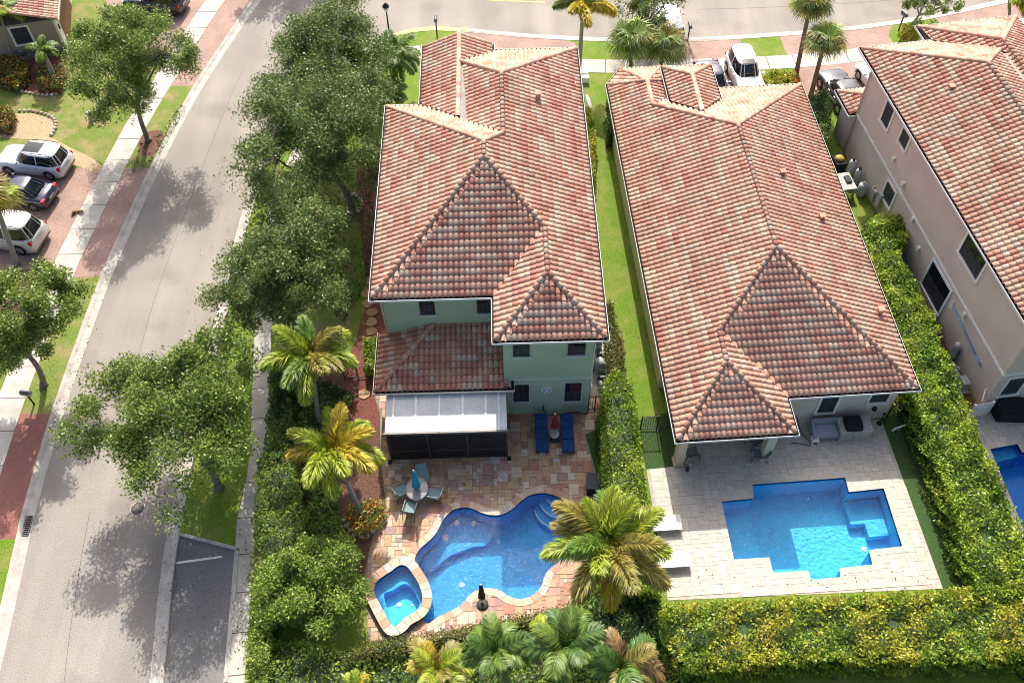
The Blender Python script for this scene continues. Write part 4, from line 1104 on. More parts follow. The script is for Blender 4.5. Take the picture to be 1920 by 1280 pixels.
# ================================================================ VEGETATION
LEAF = {
 'oak': [leaf_mat('oak_leaf', (.085, .155, .026), (.14, .21, .042)), leaf_mat('oak_leaf_light', (.19, .25, .06), (.25, .30, .09)), leaf_mat('oak_leaf_bronze', (.17, .16, .06), (.21, .21, .08))],
 'oak_bright': [leaf_mat('street_leaf', (.13, .21, .028), (.20, .28, .045)), leaf_mat('street_leaf_light', (.26, .33, .06), (.31, .36, .08)), leaf_mat('street_leaf_dark', (.065, .125, .025), (.11, .17, .04))],
 'hedge': [leaf_mat('hedge_leaf', (.16, .28, .022), (.24, .35, .03)), leaf_mat('hedge_leaf_light', (.29, .39, .035), (.37, .43, .05)), leaf_mat('hedge_leaf_dark', (.085, .175, .02), (.13, .22, .025))],
 'hedge_gold': [leaf_mat('gold_leaf', (.22, .31, .03), (.34, .38, .035)), leaf_mat('gold_leaf_amber', (.38, .38, .04), (.46, .40, .05)), leaf_mat('gold_leaf_green', (.13, .25, .025), (.20, .31, .03))],
 'hedge_brown': [leaf_mat('clipped_leaf', (.14, .175, .03), (.20, .22, .045)), leaf_mat('clipped_leaf_brown', (.21, .18, .06), (.26, .22, .08)), leaf_mat('clipped_leaf_dark', (.075, .115, .025), (.11, .15, .035))],
 'croton': [leaf_mat('croton_yellow', (0.540, 0.383, 0.043), (0.398, 0.369, 0.043)), leaf_mat('croton_red', (0.312, 0.085, 0.035), (0.213, 0.085, 0.043)), leaf_mat('croton_green', (0.099, 0.156, 0.035), (0.142, 0.213, 0.043))],
 'flower': [leaf_mat('ixora_flower', (0.600, 0.170, 0.035), (0.600, 0.284, 0.057)), leaf_mat('ixora_leaf', (0.142, 0.241, 0.035), (0.227, 0.312, 0.043)), leaf_mat('ixora_gold', (0.426, 0.398, 0.057), (0.511, 0.341, 0.057))],
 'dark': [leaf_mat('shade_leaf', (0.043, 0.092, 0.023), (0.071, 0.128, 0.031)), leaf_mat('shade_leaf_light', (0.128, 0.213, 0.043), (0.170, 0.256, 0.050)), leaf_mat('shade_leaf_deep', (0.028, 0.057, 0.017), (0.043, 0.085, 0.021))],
 'wild': [leaf_mat('wild_leaf', (.15, .26, .03), (.23, .33, .05)), leaf_mat('wild_leaf_light', (.28, .38, .06), (.34, .41, .08)), leaf_mat('wild_leaf_dry', (.17, .21, .05), (.22, .22, .07))],
}
MT['bark'] = mat('bark', (.20, .165, .13), .9, .3, 5, grain=.25, gscale=25, bump=.8, bscale=18)
MT['bark_pale'] = mat('bark_pale', (.34, .30, .25), .85, .2, 5, grain=.2, gscale=20, bump=.5, bscale=15)
MT['palm_trunk'] = mat('palm_trunk', (.30, .27, .235), .85, .2, 4, grain=.2, gscale=20, bump=.5, bscale=15)
MT['palm_trunk_brown'] = mat('palm_trunk_brown', (.17, .12, .085), .9, .25, 5, grain=.25, gscale=22, bump=.8, bscale=16)
MT['shaft'] = mat('crownshaft', (.20, .28, .09), .5, .2, 3)

def leaf_mesh(name, C, size, rng, mats, mi, up=.35, aspect=.5, spread=.4):
    """a kite-shaped leaf at each centre"""
    n = len(C)
    nrm = rng.normal(size=(n, 3)); nrm[:, 2] = np.abs(nrm[:, 2]) + up
    nrm /= np.linalg.norm(nrm, axis=1)[:, None]
    t = rng.normal(size=(n, 3)); t -= nrm * (t * nrm).sum(1)[:, None]; t /= np.linalg.norm(t, axis=1)[:, None]
    b = np.cross(nrm, t)
    s = size * (1 - spread + 2 * spread * rng.random((n, 1)))
    V = np.empty((n, 4, 3))
    V[:, 0] = C - t * s * .5; V[:, 1] = C + b * s * aspect * .5; V[:, 2] = C + t * s * .5 - nrm * s * .12; V[:, 3] = C - b * s * aspect * .5
    return mesh_np(name, V.reshape(-1, 3), np.arange(n * 4).reshape(-1, 4), mats, mi)

def pick(rng, n, w): return rng.choice(len(w), size=n, p=np.array(w) / sum(w))

def limb(mb, a, b, r0, r1, rr, bend=.25, n=5):
    a, b = Vector(a), Vector(b); L_ = (b - a).length
    off = Vector((rr.uniform(-1, 1), rr.uniform(-1, 1), rr.uniform(-.2, .6))) * L_ * bend * .5
    pts = [a.lerp(b, t) + off * math.sin(math.pi * t) for t in [i / n for i in range(n + 1)]]
    mb.tube(pts, [r0 + (r1 - r0) * i / n for i in range(n + 1)], 6)
    return pts

def oak(name, label, base, crown, rad, leaves, seed, kind='oak', group='oaks along the street', size=.17, clumps=70, trunk_r=.17, w=(5, 2.2, .8), bark='bark', sparse=.0, low=-.55):
    rr = random.Random(seed); rng = np.random.default_rng(seed)
    root = empty(name, (base[0], base[1], G0 - .02), 0, label, 'tree', group)
    cx = Vector((crown[0] - base[0], crown[1] - base[1], crown[2] - G0))
    rx, ry, rz = rad
    mb = MB()
    fork = Vector((cx.x * .35, cx.y * .35, max(1.2, (crown[2] - rz) * .75)))
    limb(mb, (0, 0, 0), fork, trunk_r * 1.25, trunk_r * .85, rr, .12)
    mb.tube([(0, 0, -.1), (0, 0, .35)], [trunk_r * 1.9, trunk_r * 1.2], 8)
    heads = []
    cl = []
    while len(cl) < clumps:
        d = Vector((rr.gauss(0, 1), rr.gauss(0, 1), rr.gauss(0, 1))).normalized()
        k = rr.random() ** .38
        if d.z < low and rr.random() < .75: continue
        wob = 1 + .20 * math.sin(3 * math.atan2(d.y, d.x) + seed) + .13 * math.sin(5 * math.atan2(d.y, d.x) + 2 * seed + 3 * d.z)
        cl.append(cx + Vector((d.x * rx * k * wob, d.y * ry * k * wob, d.z * rz * k)))
    mains = []
    for i in range(7):
        tgt = cl[i] * .6 + cx * .4
        pts = limb(mb, fork, tgt, trunk_r * .6, trunk_r * .25, rr)
        mains.append(pts[-1])
    for c in cl:
        m_ = min(mains, key=lambda q: (q - c).length)
        limb(mb, m_, c, trunk_r * .2, .015, rr, .3, 4)
    mb.build('trunk', MT[bark], root)
    per = leaves // clumps
    Cs = []
    for c in cl:
        r = rr.uniform(.75, 1.35) * (rx + ry) / 2 * .205
        n = int(per * rr.uniform(.55, 1.4))
        d = rng.normal(size=(n, 3)); d /= np.linalg.norm(d, axis=1)[:, None]
        k = rng.random((n, 1)) ** .36
        # twig sprays: pull the leaves towards a few directions
        ndir = 9
        tw = rng.normal(size=(ndir, 3)); tw /= np.linalg.norm(tw, axis=1)[:, None]
        d = d * .80 + tw[rng.integers(0, ndir, n)] * .38
        Cs.append(np.array(c) + d * k * r * np.array([1, 1, .72]) + rng.normal(size=(n, 3)) * .03)
    C = np.concatenate(Cs)
    me = leaf_mesh('crown', C, size, rng, LEAF[kind], pick(rng, len(C), w))
    link('crown', me, root)
    return root

def up_from(base, px, py, zmin=1.0, zmax=14.0):
    """the height at which the sight line through (px, py) passes closest to the vertical at base"""
    best = None
    for z in np.arange(zmin, zmax, .05):
        p = spot(px, py, z); d = math.hypot(p[0] - base[0], p[1] - base[1])
        if best is None or d < best[0]: best = (d, z, p)
    return (best[2][0], best[2][1], float(best[1]))

oak('oak_tree', 'small street oak over the lawn near the tan house', spot(279, 266), up_from(spot(279, 266), 235, 112), (3.7, 4.2, 2.6), 52000, 1, 'oak_bright', size=.145, clumps=110, w=(4, 3, 2), trunk_r=.15)
oak('oak_tree', 'broad dark oak beside the sage green house roof', spot(662, 402), (spot(585, 245, 6.5)[0], spot(585, 245, 6.5)[1], 6.5), (4.3, 5.6, 2.9), 70000, 2, 'oak', clumps=130, size=.145, trunk_r=.22)
oak('oak_tree', 'tall dark oak at the street corner, nearest the yellow kerb', spot(610, 255), (spot(622, 105, 6.6)[0], spot(622, 105, 6.6)[1], 6.6), (4.0, 4.4, 2.8), 58000, 3, 'oak', clumps=110, size=.145, trunk_r=.2)
oak('oak_tree', 'rounded grey-green oak above the upper foxtail palm', spot(560, 650), (spot(542, 508, 5.6)[0], spot(542, 508, 5.6)[1], 5.6), (3.35, 4.2, 2.5), 64000, 4, 'oak', clumps=115, size=.145, trunk_r=.2)
oak('oak_tree', 'airy spreading oak leaning over the street by the parking bay', spot(412, 915), (spot(325, 768, 5.2)[0], spot(325, 768, 5.2)[1], 5.2), (4.05, 4.6, 2.2), 64000, 5, 'oak_bright', clumps=125, trunk_r=.17, size=.145, w=(5, 2, 2))
oak('oak_tree', 'bright green street oak cut by the left edge', spot(84, 724), up_from(spot(84, 724), 30, 600), (2.6, 3.5, 2.0), 38000, 6, 'oak_bright', size=.145, clumps=80, w=(5, 4, 1.4), trunk_r=.15)
oak('oak_tree', 'dark oak behind the twin fan palms at the top street', spot(1208, 78), up_from(spot(1208, 78), 1213, 10), (3.1, 3.2, 1.9), 9000, 7, 'oak', clumps=45, trunk_r=.15)
oak('oak_tree', 'slender young oak in the grass island by the far street', spot(1708, 56), up_from(spot(1708, 56), 1742, 5), (2.2, 2.2, 1.3), 4500, 8, 'oak_bright', clumps=30, trunk_r=.10, bark='bark_pale', w=(5, 2, 3))
oak('oak_tree', 'street oak outside the top edge that shades the road', (-17.2, 74.5), (-16.8, 74.0, 6.5), (4.2, 4.6, 2.5), 9000, 9, 'oak', clumps=60, size=.26)
oak('bush', 'large loose-twigged bush at the bottom left of the spa', spot(600, 1165), (spot(592, 1092, 1.9)[0], spot(592, 1092, 1.9)[1], 1.9), (2.75, 2.3, 1.35), 34000, 10, 'wild', group=None, clumps=75, trunk_r=.08, size=.13, low=-.9)['category'] = 'bush'

# ---------------------------------------------------------------- hedges and shrubs
def hedge(name, label, top_px, h, kind, dens=270, size=.135, seed=1, w=(5, 3, 2), group=None, cat='hedge', bump=.16, core=True, fill=.30, z_low=0.0):
    """a clipped mass given by the outline of its top"""
    rng = np.random.default_rng(seed); rr = random.Random(seed)
    poly = ccw(spots(top_px, h)); o = np.mean(np.array(poly), axis=0)
    root = empty(name, (o[0], o[1], 0), 0, label, cat, group)
    P = [(x - o[0], y - o[1]) for x, y in poly]
    xs = np.array(P)[:, 0]; ys = np.array(P)[:, 1]
    A = abs(area2(P)) / 2
    per = sum(math.hypot(P[i][0] - P[i - 1][0], P[i][1] - P[i - 1][1]) for i in range(len(P)))
    ph = rng.random(6) * 6
    def lump(x, y): return bump * (np.sin(1.9 * x + ph[0]) * np.sin(2.1 * y + ph[1]) * .6 + np.sin(4.7 * x + 1.3 * y + ph[2]) * .35 + np.sin(5.3 * y - 2 * x + ph[3]) * .35)
    n = int(A * dens); C = []
    Q = np.column_stack([rng.uniform(xs.min(), xs.max(), n * 3), rng.uniform(ys.min(), ys.max(), n * 3)])
    # point in polygon, vectorised
    ins = np.zeros(len(Q), bool); j = len(P) - 1
    for i in range(len(P)):
        xi, yi = P[i]; xj, yj = P[j]
        cond = ((yi > Q[:, 1]) != (yj > Q[:, 1])) & (Q[:, 0] < (xj - xi) * (Q[:, 1] - yi) / (yj - yi + 1e-12) + xi)
        ins ^= cond; j = i
    Q = Q[ins][:n]
    z = h + lump(Q[:, 0], Q[:, 1]) - np.abs(rng.normal(size=len(Q))) * fill * .6
    C.append(np.column_stack([Q, z]))
    m_ = int(per * h * dens * .75)
    for i in range(len(P)):
        a = np.array(P[i - 1]); b = np.array(P[i]); L_ = np.hypot(*(b - a))
        k = int(m_ * L_ / per)
        t = rng.random(k); zz = z_low + (h - z_low) * rng.random(k) ** .8
        d = (b - a) / L_; nn = np.array([d[1], -d[0]])
        base = a + np.outer(t, b - a)
        out = lump(base[:, 0] * 1.3 + zz, base[:, 1] + zz * 1.7) - np.abs(rng.normal(size=k)) * fill * .5 - .25 * (zz / h) ** 4
        C.append(np.column_stack([base + np.outer(out, nn), zz]))
    C = np.concatenate(C)
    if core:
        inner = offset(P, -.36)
        MB().prism(inner, z_low * .5, h - .42).build('dark_core', MT['bark'] if False else LEAF['dark'][2], root)  # solid dark core added behind the leaves to block the view through
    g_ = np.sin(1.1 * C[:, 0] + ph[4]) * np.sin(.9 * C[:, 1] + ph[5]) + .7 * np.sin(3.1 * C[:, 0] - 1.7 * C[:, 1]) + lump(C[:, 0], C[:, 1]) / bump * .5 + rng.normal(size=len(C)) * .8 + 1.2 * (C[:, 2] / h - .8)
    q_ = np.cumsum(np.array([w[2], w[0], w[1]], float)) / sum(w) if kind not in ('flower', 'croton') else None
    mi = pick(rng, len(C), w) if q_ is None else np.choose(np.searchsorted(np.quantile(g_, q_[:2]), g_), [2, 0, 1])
    link('foliage', leaf_mesh('foliage', C, size, rng, LEAF[kind], mi, up=.25, aspect=.55), root)
    return root

hedge('hedge', 'dense green hedge between the two pool yards', [(1150, 690), (1186, 705), (1198, 780), (1212, 900), (1230, 1010), (1240, 1110), (1135, 1110), (1128, 900), (1124, 760), (1130, 712)], 2.0, 'hedge', seed=1, w=(5, 3, 3))
hedge('hedge', 'narrow reddish-green hedge along the narrow side lawn', [(1132, 565), (1148, 562), (1170, 640), (1176, 705), (1142, 706), (1134, 640)], 1.5, 'hedge_brown', seed=2, w=(4, 3, 3))
hedge('shrub_row', 'yellow-green croton row against the right wall of the sage house', [(1093, 200), (1110, 198), (1118, 250), (1117, 330), (1102, 336), (1096, 280)], 1.2, 'hedge_gold', seed=3, w=(4, 4, 2), cat='shrubs')
hedge('hedge', 'long bright yellow-green hedge beside the pink house', [(1616, 428), (1642, 400), (1700, 393), (1716, 415), (1700, 455), (1690, 470), (1712, 520), (1752, 590), (1790, 690), (1835, 800), (1880, 900), (1925, 1000), (1960, 1080), (1900, 1120), (1832, 1110), (1802, 1000), (1762, 880), (1716, 760), (1692, 640), (1645, 510), (1622, 470)], 2.3, 'hedge', seed=4, w=(4, 4, 2), bump=.30, size=.15)
hedge('hedge', 'broad golden hedge along the bottom of the pale stone patio', [(1245, 1130), (1400, 1122), (1600, 1112), (1780, 1102), (1860, 1090), (1990, 1084), (1990, 1230), (1800, 1240), (1500, 1238), (1290, 1262), (1240, 1200)], 2.2, 'hedge_gold', seed=5, w=(5, 2.6, 3), bump=.34, dens=260, size=.15)
hedge('hedge', 'low clipped brownish hedge along the bottom of the free-form pool', [(690, 1196), (860, 1168), (1040, 1133), (1078, 1122), (1088, 1150), (900, 1192), (760, 1220), (640, 1245), (650, 1215)], 1.5, 'hedge_brown', seed=6, w=(5, 3, 2), bump=.08, size=.10, dens=300)
hedge('shrub_mass', 'mixed light green shrubs filling the bottom left corner', [(462, 1195), (560, 1200), (640, 1215), (700, 1235), (860, 1205), (960, 1185), (1040, 1200), (1080, 1290), (1000, 1400), (455, 1400)], 1.1, 'wild', seed=7, w=(5, 4, 1), bump=.35, cat='shrubs', dens=170, size=.15)
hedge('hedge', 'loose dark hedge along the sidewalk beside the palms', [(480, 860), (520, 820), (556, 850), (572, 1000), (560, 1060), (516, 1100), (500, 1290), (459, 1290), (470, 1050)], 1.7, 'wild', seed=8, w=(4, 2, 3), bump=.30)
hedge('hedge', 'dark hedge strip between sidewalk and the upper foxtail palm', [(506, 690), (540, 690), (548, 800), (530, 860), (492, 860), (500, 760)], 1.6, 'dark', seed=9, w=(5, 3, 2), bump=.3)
hedge('shrub', 'clipped bright green box shrub against the porch corner', [(680, 630), (706, 628), (711, 675), (705, 692), (682, 690)], 1.1, 'hedge', seed=10, w=(5, 5, 1), cat='shrub')
hedge('shrub', 'sunlit green bush at the sidewalk under the dark oaks', [(505, 315), (560, 300), (585, 340), (560, 385), (510, 395)], 1.0, 'hedge', seed=11, w=(5, 2, 3), cat='shrub', bump=.3)
hedge('shrub', 'dark rounded shrub at the long roof by the side lawn', [(1136, 188), (1150, 185), (1156, 215), (1152, 248), (1138, 250)], 1.4, 'dark', seed=12, cat='shrub')
hedge('hedge', 'tall dark green hedge between the long roof and the pink garage', [(1520, 175), (1550, 163), (1562, 195), (1556, 250), (1546, 275), (1526, 225)], 1.9, 'dark', seed=13, w=(5, 4, 2), bump=.25)
hedge('shrub', 'pale variegated bush in the lawn beside the pink wall', [(1576, 338), (1600, 335), (1604, 352), (1592, 370), (1578, 360)], .9, 'wild', seed=14, w=(2, 6, 1), cat='shrub', bump=.25)
hedge('shrub', 'round gold-green bush at the foot of the slender young oak', [(1692, 44), (1712, 40), (1726, 52), (1722, 66), (1704, 72), (1690, 60)], 1.1, 'hedge_gold', seed=15, w=(3, 6, 0), cat='shrub', size=.16)
hedge('flower_bed', 'yellow-green bed with grassy plants beside the white car', [(1424, 140), (1450, 132), (1490, 135), (1496, 160), (1450, 168), (1424, 165)], .5, 'hedge_gold', seed=16, w=(4, 5, 1), cat='plants', bump=.3, size=.22)
hedge('flower_bush', 'red-orange flowering bush at the foot of the leaning fan palm', [(1484, 132), (1500, 136), (1504, 158), (1496, 170), (1486, 158)], .6, 'flower', seed=17, w=(6, 2, 1), cat='bush')
hedge('flower_bush', 'orange-flowered ixora bush beside the yellow palm trunk', [(654, 950), (672, 938), (700, 928), (722, 940), (724, 962), (708, 985), (680, 1002), (655, 990), (645, 970)], .7, 'flower', seed=18, w=(3.2, 4, 3), cat='bush', size=.13, bump=.25)
hedge('shrub', 'yellow and red croton clump under the tan house window', [(0, 100), (46, 108), (52, 135), (30, 158), (-10, 150)], .9, 'croton', seed=19, cat='shrub', size=.2, w=(4, 3, 3))
hedge('shrub', 'dark red croton clump beside the short white palm', [(64, 122), (100, 118), (128, 140), (110, 165), (70, 160)], .7, 'croton', seed=20, cat='shrub', size=.145, w=(1.5, 3, 4))
hedge('shrub', 'pinkish shrub at the left edge above the gravel bed', [(-12, 200), (20, 196), (28, 222), (10, 240), (-14, 238)], .8, 'croton', seed=21, cat='shrub', size=.16, w=(2, 3, 5))
hedge('ground_cover', 'low leafy cover in the verge bed under the small street oak', [(262, 268), (300, 246), (330, 205), (345, 190), (332, 225), (300, 282), (270, 318), (244, 322)], .25, 'dark', seed=22, cat='plants', dens=60, core=False, w=(3, 2, 2), bump=.1)
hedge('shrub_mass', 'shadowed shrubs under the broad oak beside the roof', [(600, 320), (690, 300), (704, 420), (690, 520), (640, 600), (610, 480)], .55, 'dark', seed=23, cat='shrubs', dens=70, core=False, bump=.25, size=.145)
hedge('shrub', 'dark bush behind the pool pump against the pink wall', [(1742, 598), (1760, 594), (1768, 612), (1758, 624), (1744, 618)], .9, 'dark', seed=24, cat='shrub')

hedge('shrub_mass', 'green shrubs between the bottom palms and the golden hedge', [(1075, 1215), (1150, 1190), (1240, 1195), (1290, 1262), (1320, 1400), (980, 1400), (1010, 1260)], .9, 'wild', seed=25, w=(4, 3, 1), bump=.35, cat='shrubs', size=.15)
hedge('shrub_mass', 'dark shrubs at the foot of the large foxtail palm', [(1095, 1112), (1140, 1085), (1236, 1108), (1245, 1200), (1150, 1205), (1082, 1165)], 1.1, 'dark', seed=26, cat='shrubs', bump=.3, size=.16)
hedge('shrub_mass', 'dark shrubs added over the shaded turf between the two foxtail palms left of the patio', [(556, 700), (630, 716), (655, 735), (650, 800), (630, 880), (590, 905), (565, 860)], .9, 'dark', seed=27, cat='shrubs', bump=.3, size=.15)  # shrubs added to darken turf that only lies in shade
hedge('shrub_mass', 'leafy shrubs between the sidewalk hedge and the ixora bush', [(572, 900), (625, 905), (642, 985), (660, 1012), (680, 1040), (640, 1060), (580, 1010)], .7, 'wild', seed=28, cat='shrubs', bump=.3, size=.14, w=(3, 2, 1))
# ---------------------------------------------------------------- palms
def frond_mat(name, c, c2): return leaf_mat(name, c, c2, trans=.42, scale=.9, island=.5, rough=.45)
FR = {'green': frond_mat('frond_green', (.13, .235, .035), (.20, .29, .05)), 'yellow': frond_mat('frond_yellow', (.50, .43, .04), (.56, .42, .05)), 'lime': frond_mat('frond_lime', (.30, .40, .035), (.40, .44, .05)),
      'dark': frond_mat('frond_dark', (.09, .19, .035), (.15, .25, .05)), 'sabal': frond_mat('frond_sabal', (.17, .25, .06), (.26, .33, .10)), 'brown': frond_mat('frond_brown', (.28, .16, .06), (.34, .22, .09)), 'olive': frond_mat('frond_olive', (.27, .26, .05), (.36, .29, .07))}
_fr = {}
def frond(kind, m, L_, droop, seed):
    """a frond mesh along +X: rachis and leaflets"""
    key = (kind, m, round(L_, 2), round(droop, 2), seed)
    if key in _fr: return _fr[key]
    rng = np.random.default_rng(seed)
    T = np.linspace(0, 1, 24)
    ang = R(62) - T * R(62 + 85 * droop)
    seg = L_ / 23
    X = np.concatenate([[0], np.cumsum(np.cos(ang[:-1]) * seg)]); Z = np.concatenate([[0], np.cumsum(np.sin(ang[:-1]) * seg)])
    Vs, Fs = [], []; b = 0
    if kind == 'fan':
        pet = .42
        ip = int(23 * pet)
        # petiole
        for i in range(ip):
            Vs += [(X[i], -.018, Z[i]), (X[i], .018, Z[i]), (X[i + 1], .018, Z[i + 1]), (X[i + 1], -.018, Z[i + 1])]; Fs.append((b, b + 1, b + 2, b + 3)); b += 4
        hx, hz = X[ip], Z[ip]; fa = ang[ip]
        ns = 30
        for k in range(ns):
            a = (k / (ns - 1) - .5) * R(250)
            r = L_ * .58 * (1 - .25 * abs(k / (ns - 1) - .5) * 2) * rng.uniform(.9, 1.08)
            d = np.array([math.cos(a) * math.cos(fa - .25), math.sin(a), math.cos(a) * math.sin(fa - .25) + .10])
            p0 = np.array([hx, 0, hz]); s = np.cross(d, [0, 0, 1]); s /= np.linalg.norm(s) + 1e-6
            p1 = p0 + d * r * .6; p2 = p0 + d * r + np.array([0, 0, -r * .34 * rng.uniform(.6, 1.5)])
            w = .042
            for q0, q1, w0, w1 in ((p0, p1, .012, w), (p1, p2, w, .004)):
                Vs += [tuple(q0 - s * w0), tuple(q0 + s * w0), tuple(q1 + s * w1), tuple(q1 - s * w1)]; Fs.append((b, b + 1, b + 2, b + 3)); b += 4
    else:
        for i in range(23):
            w = .03 * (1 - T[i]) + .006
            Vs += [(X[i], -w, Z[i]), (X[i], w, Z[i]), (X[i + 1], w, Z[i + 1]), (X[i + 1], -w, Z[i + 1])]; Fs.append((b, b + 1, b + 2, b + 3)); b += 4
        nT = 56
        for k in range(nT):
            t = .10 + .90 * (k + rng.random() * .6) / nT
            x = np.interp(t, T, X); z = np.interp(t, T, Z); a = np.interp(t, T, ang)
            tan = np.array([math.cos(a), 0, math.sin(a)]); nor = np.array([-math.sin(a), 0, math.cos(a)]); sd = np.array([0, 1., 0])
            ll = L_ * (.235 if kind == 'fox' else .30) * (math.sin(math.pi * min(1, t * .86 + .14)) ** .55 + .12)
            angs = np.linspace(-R(140), R(140), 7) if kind == 'fox' else (-R(78), R(78), -R(95), R(95))
            for q in angs:
                q = q + rng.normal() * .16
                d = nor * math.cos(q) + sd * math.sin(q)
                d = d * .86 + tan * (.62 + .3 * t); d /= np.linalg.norm(d)
                lk = ll * rng.uniform(.8, 1.12)
                p0 = np.array([x, 0, z]); p1 = p0 + d * lk * .55; p2 = p0 + d * lk + np.array([0, 0, -lk * (.30 if kind == 'fox' else .38)])
                s = np.cross(d, nor if abs(d @ nor) < .9 else sd); s /= np.linalg.norm(s) + 1e-6
                w = .034 if kind == 'fox' else .030
                Vs += [tuple(p0), tuple(p1 + s * w), tuple(p2), tuple(p1 - s * w)]; Fs.append((b, b + 1, b + 2, b + 3)); b += 4
    me = mesh_np('frond', Vs, Fs, [FR[m]])
    _fr[key] = me
    return me

def palm(label, base, top, kind, L_, n, mats, weights, seed, name='palm_tree', trunk=('palm_trunk', .13, .10), shaft=True, group=None, elev=(-.2, 1.0), curve=.0):
    rr = random.Random(seed)
    root = empty(name, (base[0], base[1], G0 - .03), rr.uniform(-.1, .1) * 0, label, 'palm', group)
    T_ = Vector((top[0] - base[0], top[1] - base[1], top[2] - G0))
    mb = MB(); N_ = 9
    pts = []
    for i in range(N_ + 1):
        t = i / N_; k = t ** (1 + curve)
        pts.append(Vector((T_.x * k, T_.y * k, T_.z * t)))
    rs = [trunk[1] * (1.25 if i == 0 else 1) + (trunk[2] - trunk[1]) * i / N_ for i in range(N_ + 1)]
    mb.tube(pts, rs, 10); mb.build('trunk', MT[trunk[0]], root)
    d = (pts[-1] - pts[-2]).normalized()
    head = pts[-1]
    if shaft:
        MB().tube([head - d * .1, head + d * .25, head + d * .6], [trunk[2] * 1.25, trunk[2] * 1.1, .045], 10).build('crownshaft', MT['shaft'], root)
        head = head + d * .5
    for i in range(n):
        e = elev[0] + (elev[1] - elev[0]) * (i + .5) / n          # 0 low .. 1 upright
        m = rr.choices(mats, weights)[0]
        v = rr.choice((1, 2, 3))
        me = frond(kind, m, L_, max(.15, .72 - .55 * max(e, 0)), v)
        o = link('frond', me, root, head - d * .04)
        o.rotation_euler = (rr.uniform(-.25, .25), -e * .45 + rr.uniform(-.12, .12) + .1, i * 2.39996 + rr.uniform(-.2, .2))
        s = rr.uniform(.85, 1.08); o.scale = (s, s, s)
    return root

def ptop(b, x, y): return up_from(b, x, y, .8)
fp = 'foxtail palms in the back yards'
b = spot(600, 800); palm('upper foxtail palm with green and bronze fronds by the sidewalk hedge', b, ptop(b, 585, 690), 'fox', 2.6, 11, ['green', 'olive', 'lime'], (3, 2, 4), 1, group=fp)
b = spot(678, 965); palm('yellow-fronded foxtail palm with curved grey trunk beside the stone patio', b, spot(632, 868, 3.3) + (3.3,), 'fox', 2.75, 12, ['yellow', 'lime', 'olive'], (3.5, 6, .5), 2, group=fp, curve=.5)
b = spot(1150, 1120); palm('large foxtail palm with gold tips between the two pools', b, ptop(b, 1140, 1045), 'fox', 3.3, 17, ['green', 'lime', 'yellow', 'olive'], (6, 3.4, 1.3, 1.6), 3, group=fp, elev=(-.2, 1.45))
b = spot(1085, 142); palm('tall foxtail palm with yellowing fronds behind the sage house roof', b, ptop(b, 1092, 34), 'fox', 2.7, 10, ['yellow', 'olive', 'green'], (4, 3, 2), 4, group='palms in the front yards', trunk=('palm_trunk', .17, .12))
b = spot(1893, 110); palm('yellow-green foxtail palm at the top right corner', b, ptop(b, 1893, 12), 'fox', 2.7, 11, ['yellow', 'lime', 'olive'], (3, 3, 2), 5, group='palms in the front yards')
b = spot(1062, 1300); palm('dark green feather palm at the bottom, below the large foxtail', b, ptop(b, 1058, 1222), 'feather', 1.95, 12, ['dark', 'green', 'lime'], (5, 4, 1), 6, group='feather palms along the bottom', elev=(-.1, 1.2))
b = spot(930, 1300); palm('dark feather palm at the bottom below the black umbrella', b, ptop(b, 928, 1232), 'feather', 1.8, 11, ['dark', 'green'], (5, 4), 7, group='feather palms along the bottom', elev=(-.1, 1.2))
b = spot(1165, 1340); palm('olive feather palm at the bottom edge under the large foxtail', b, ptop(b, 1165, 1262), 'feather', 1.9, 11, ['dark', 'olive', 'brown'], (4, 3, .7), 8, group='feather palms along the bottom', elev=(-.1, 1.2))
b = spot(825, 1290); palm('yellow-green areca clump at the bottom edge', b, ptop(b, 822, 1262), 'feather', 1.9, 11, ['lime', 'yellow', 'olive'], (4, 3, 2), 10, group='feather palms along the bottom', elev=(.3, 1.5), trunk=('palm_trunk', .06, .05), shaft=False)
b = spot(690, 1330); palm('small yellow feather palm tip at the bottom edge', b, ptop(b, 672, 1300), 'feather', 1.3, 8, ['lime', 'yellow'], (4, 3), 11, group='feather palms along the bottom', elev=(.5, 1.5), trunk=('palm_trunk', .05, .04), shaft=False)
sb = 'fan palms in the front yards'
for k, (bx, tx, lab, L_) in enumerate((((1183, 140), (1183, 82), 'bushy fan palm, left one of the pair at the top sidewalk', 2.4), ((1236, 134), (1247, 90), 'bushy fan palm, right one of the pair at the top sidewalk', 2.3), ((1492, 142), (1519, 12), 'tall leaning fan palm with long bare trunk at the top edge', 2.1), ((1519, 184), (1545, 84), 'yellowish fan palm leaning between the long roof and the dark car', 2.1))):
    b = spot(*bx); palm(lab, b, ptop(b, *tx), 'fan', L_, 26 if k < 2 else 22, ['sabal', 'green', 'olive', 'lime'], (5, 2, 1, .6) if k < 2 else (3, 1, 4, 2), 20 + k, name='fan_palm', trunk=('palm_trunk_brown', .17, .14), shaft=False, group=sb, elev=(-.75, 1.3))
b = spot(742, 178); palm('spiky feathery date palm at the corner lawn by the roof', b, ptop(b, 742, 112), 'feather', 2.3, 20, ['green', 'sabal', 'dark'], (3, 4, 1), 30, name='date_palm', trunk=('palm_trunk_brown', .16, .15), shaft=False, elev=(-.3, 1.2))
b = spot(725, 215); palm('low spreading cycad-like palm under the date palm', b, (b[0], b[1], 1.3), 'feather', 1.9, 14, ['green', 'dark'], (3, 2), 31, trunk=('palm_trunk_brown', .15, .14), shaft=False, elev=(-.2, 1.0))
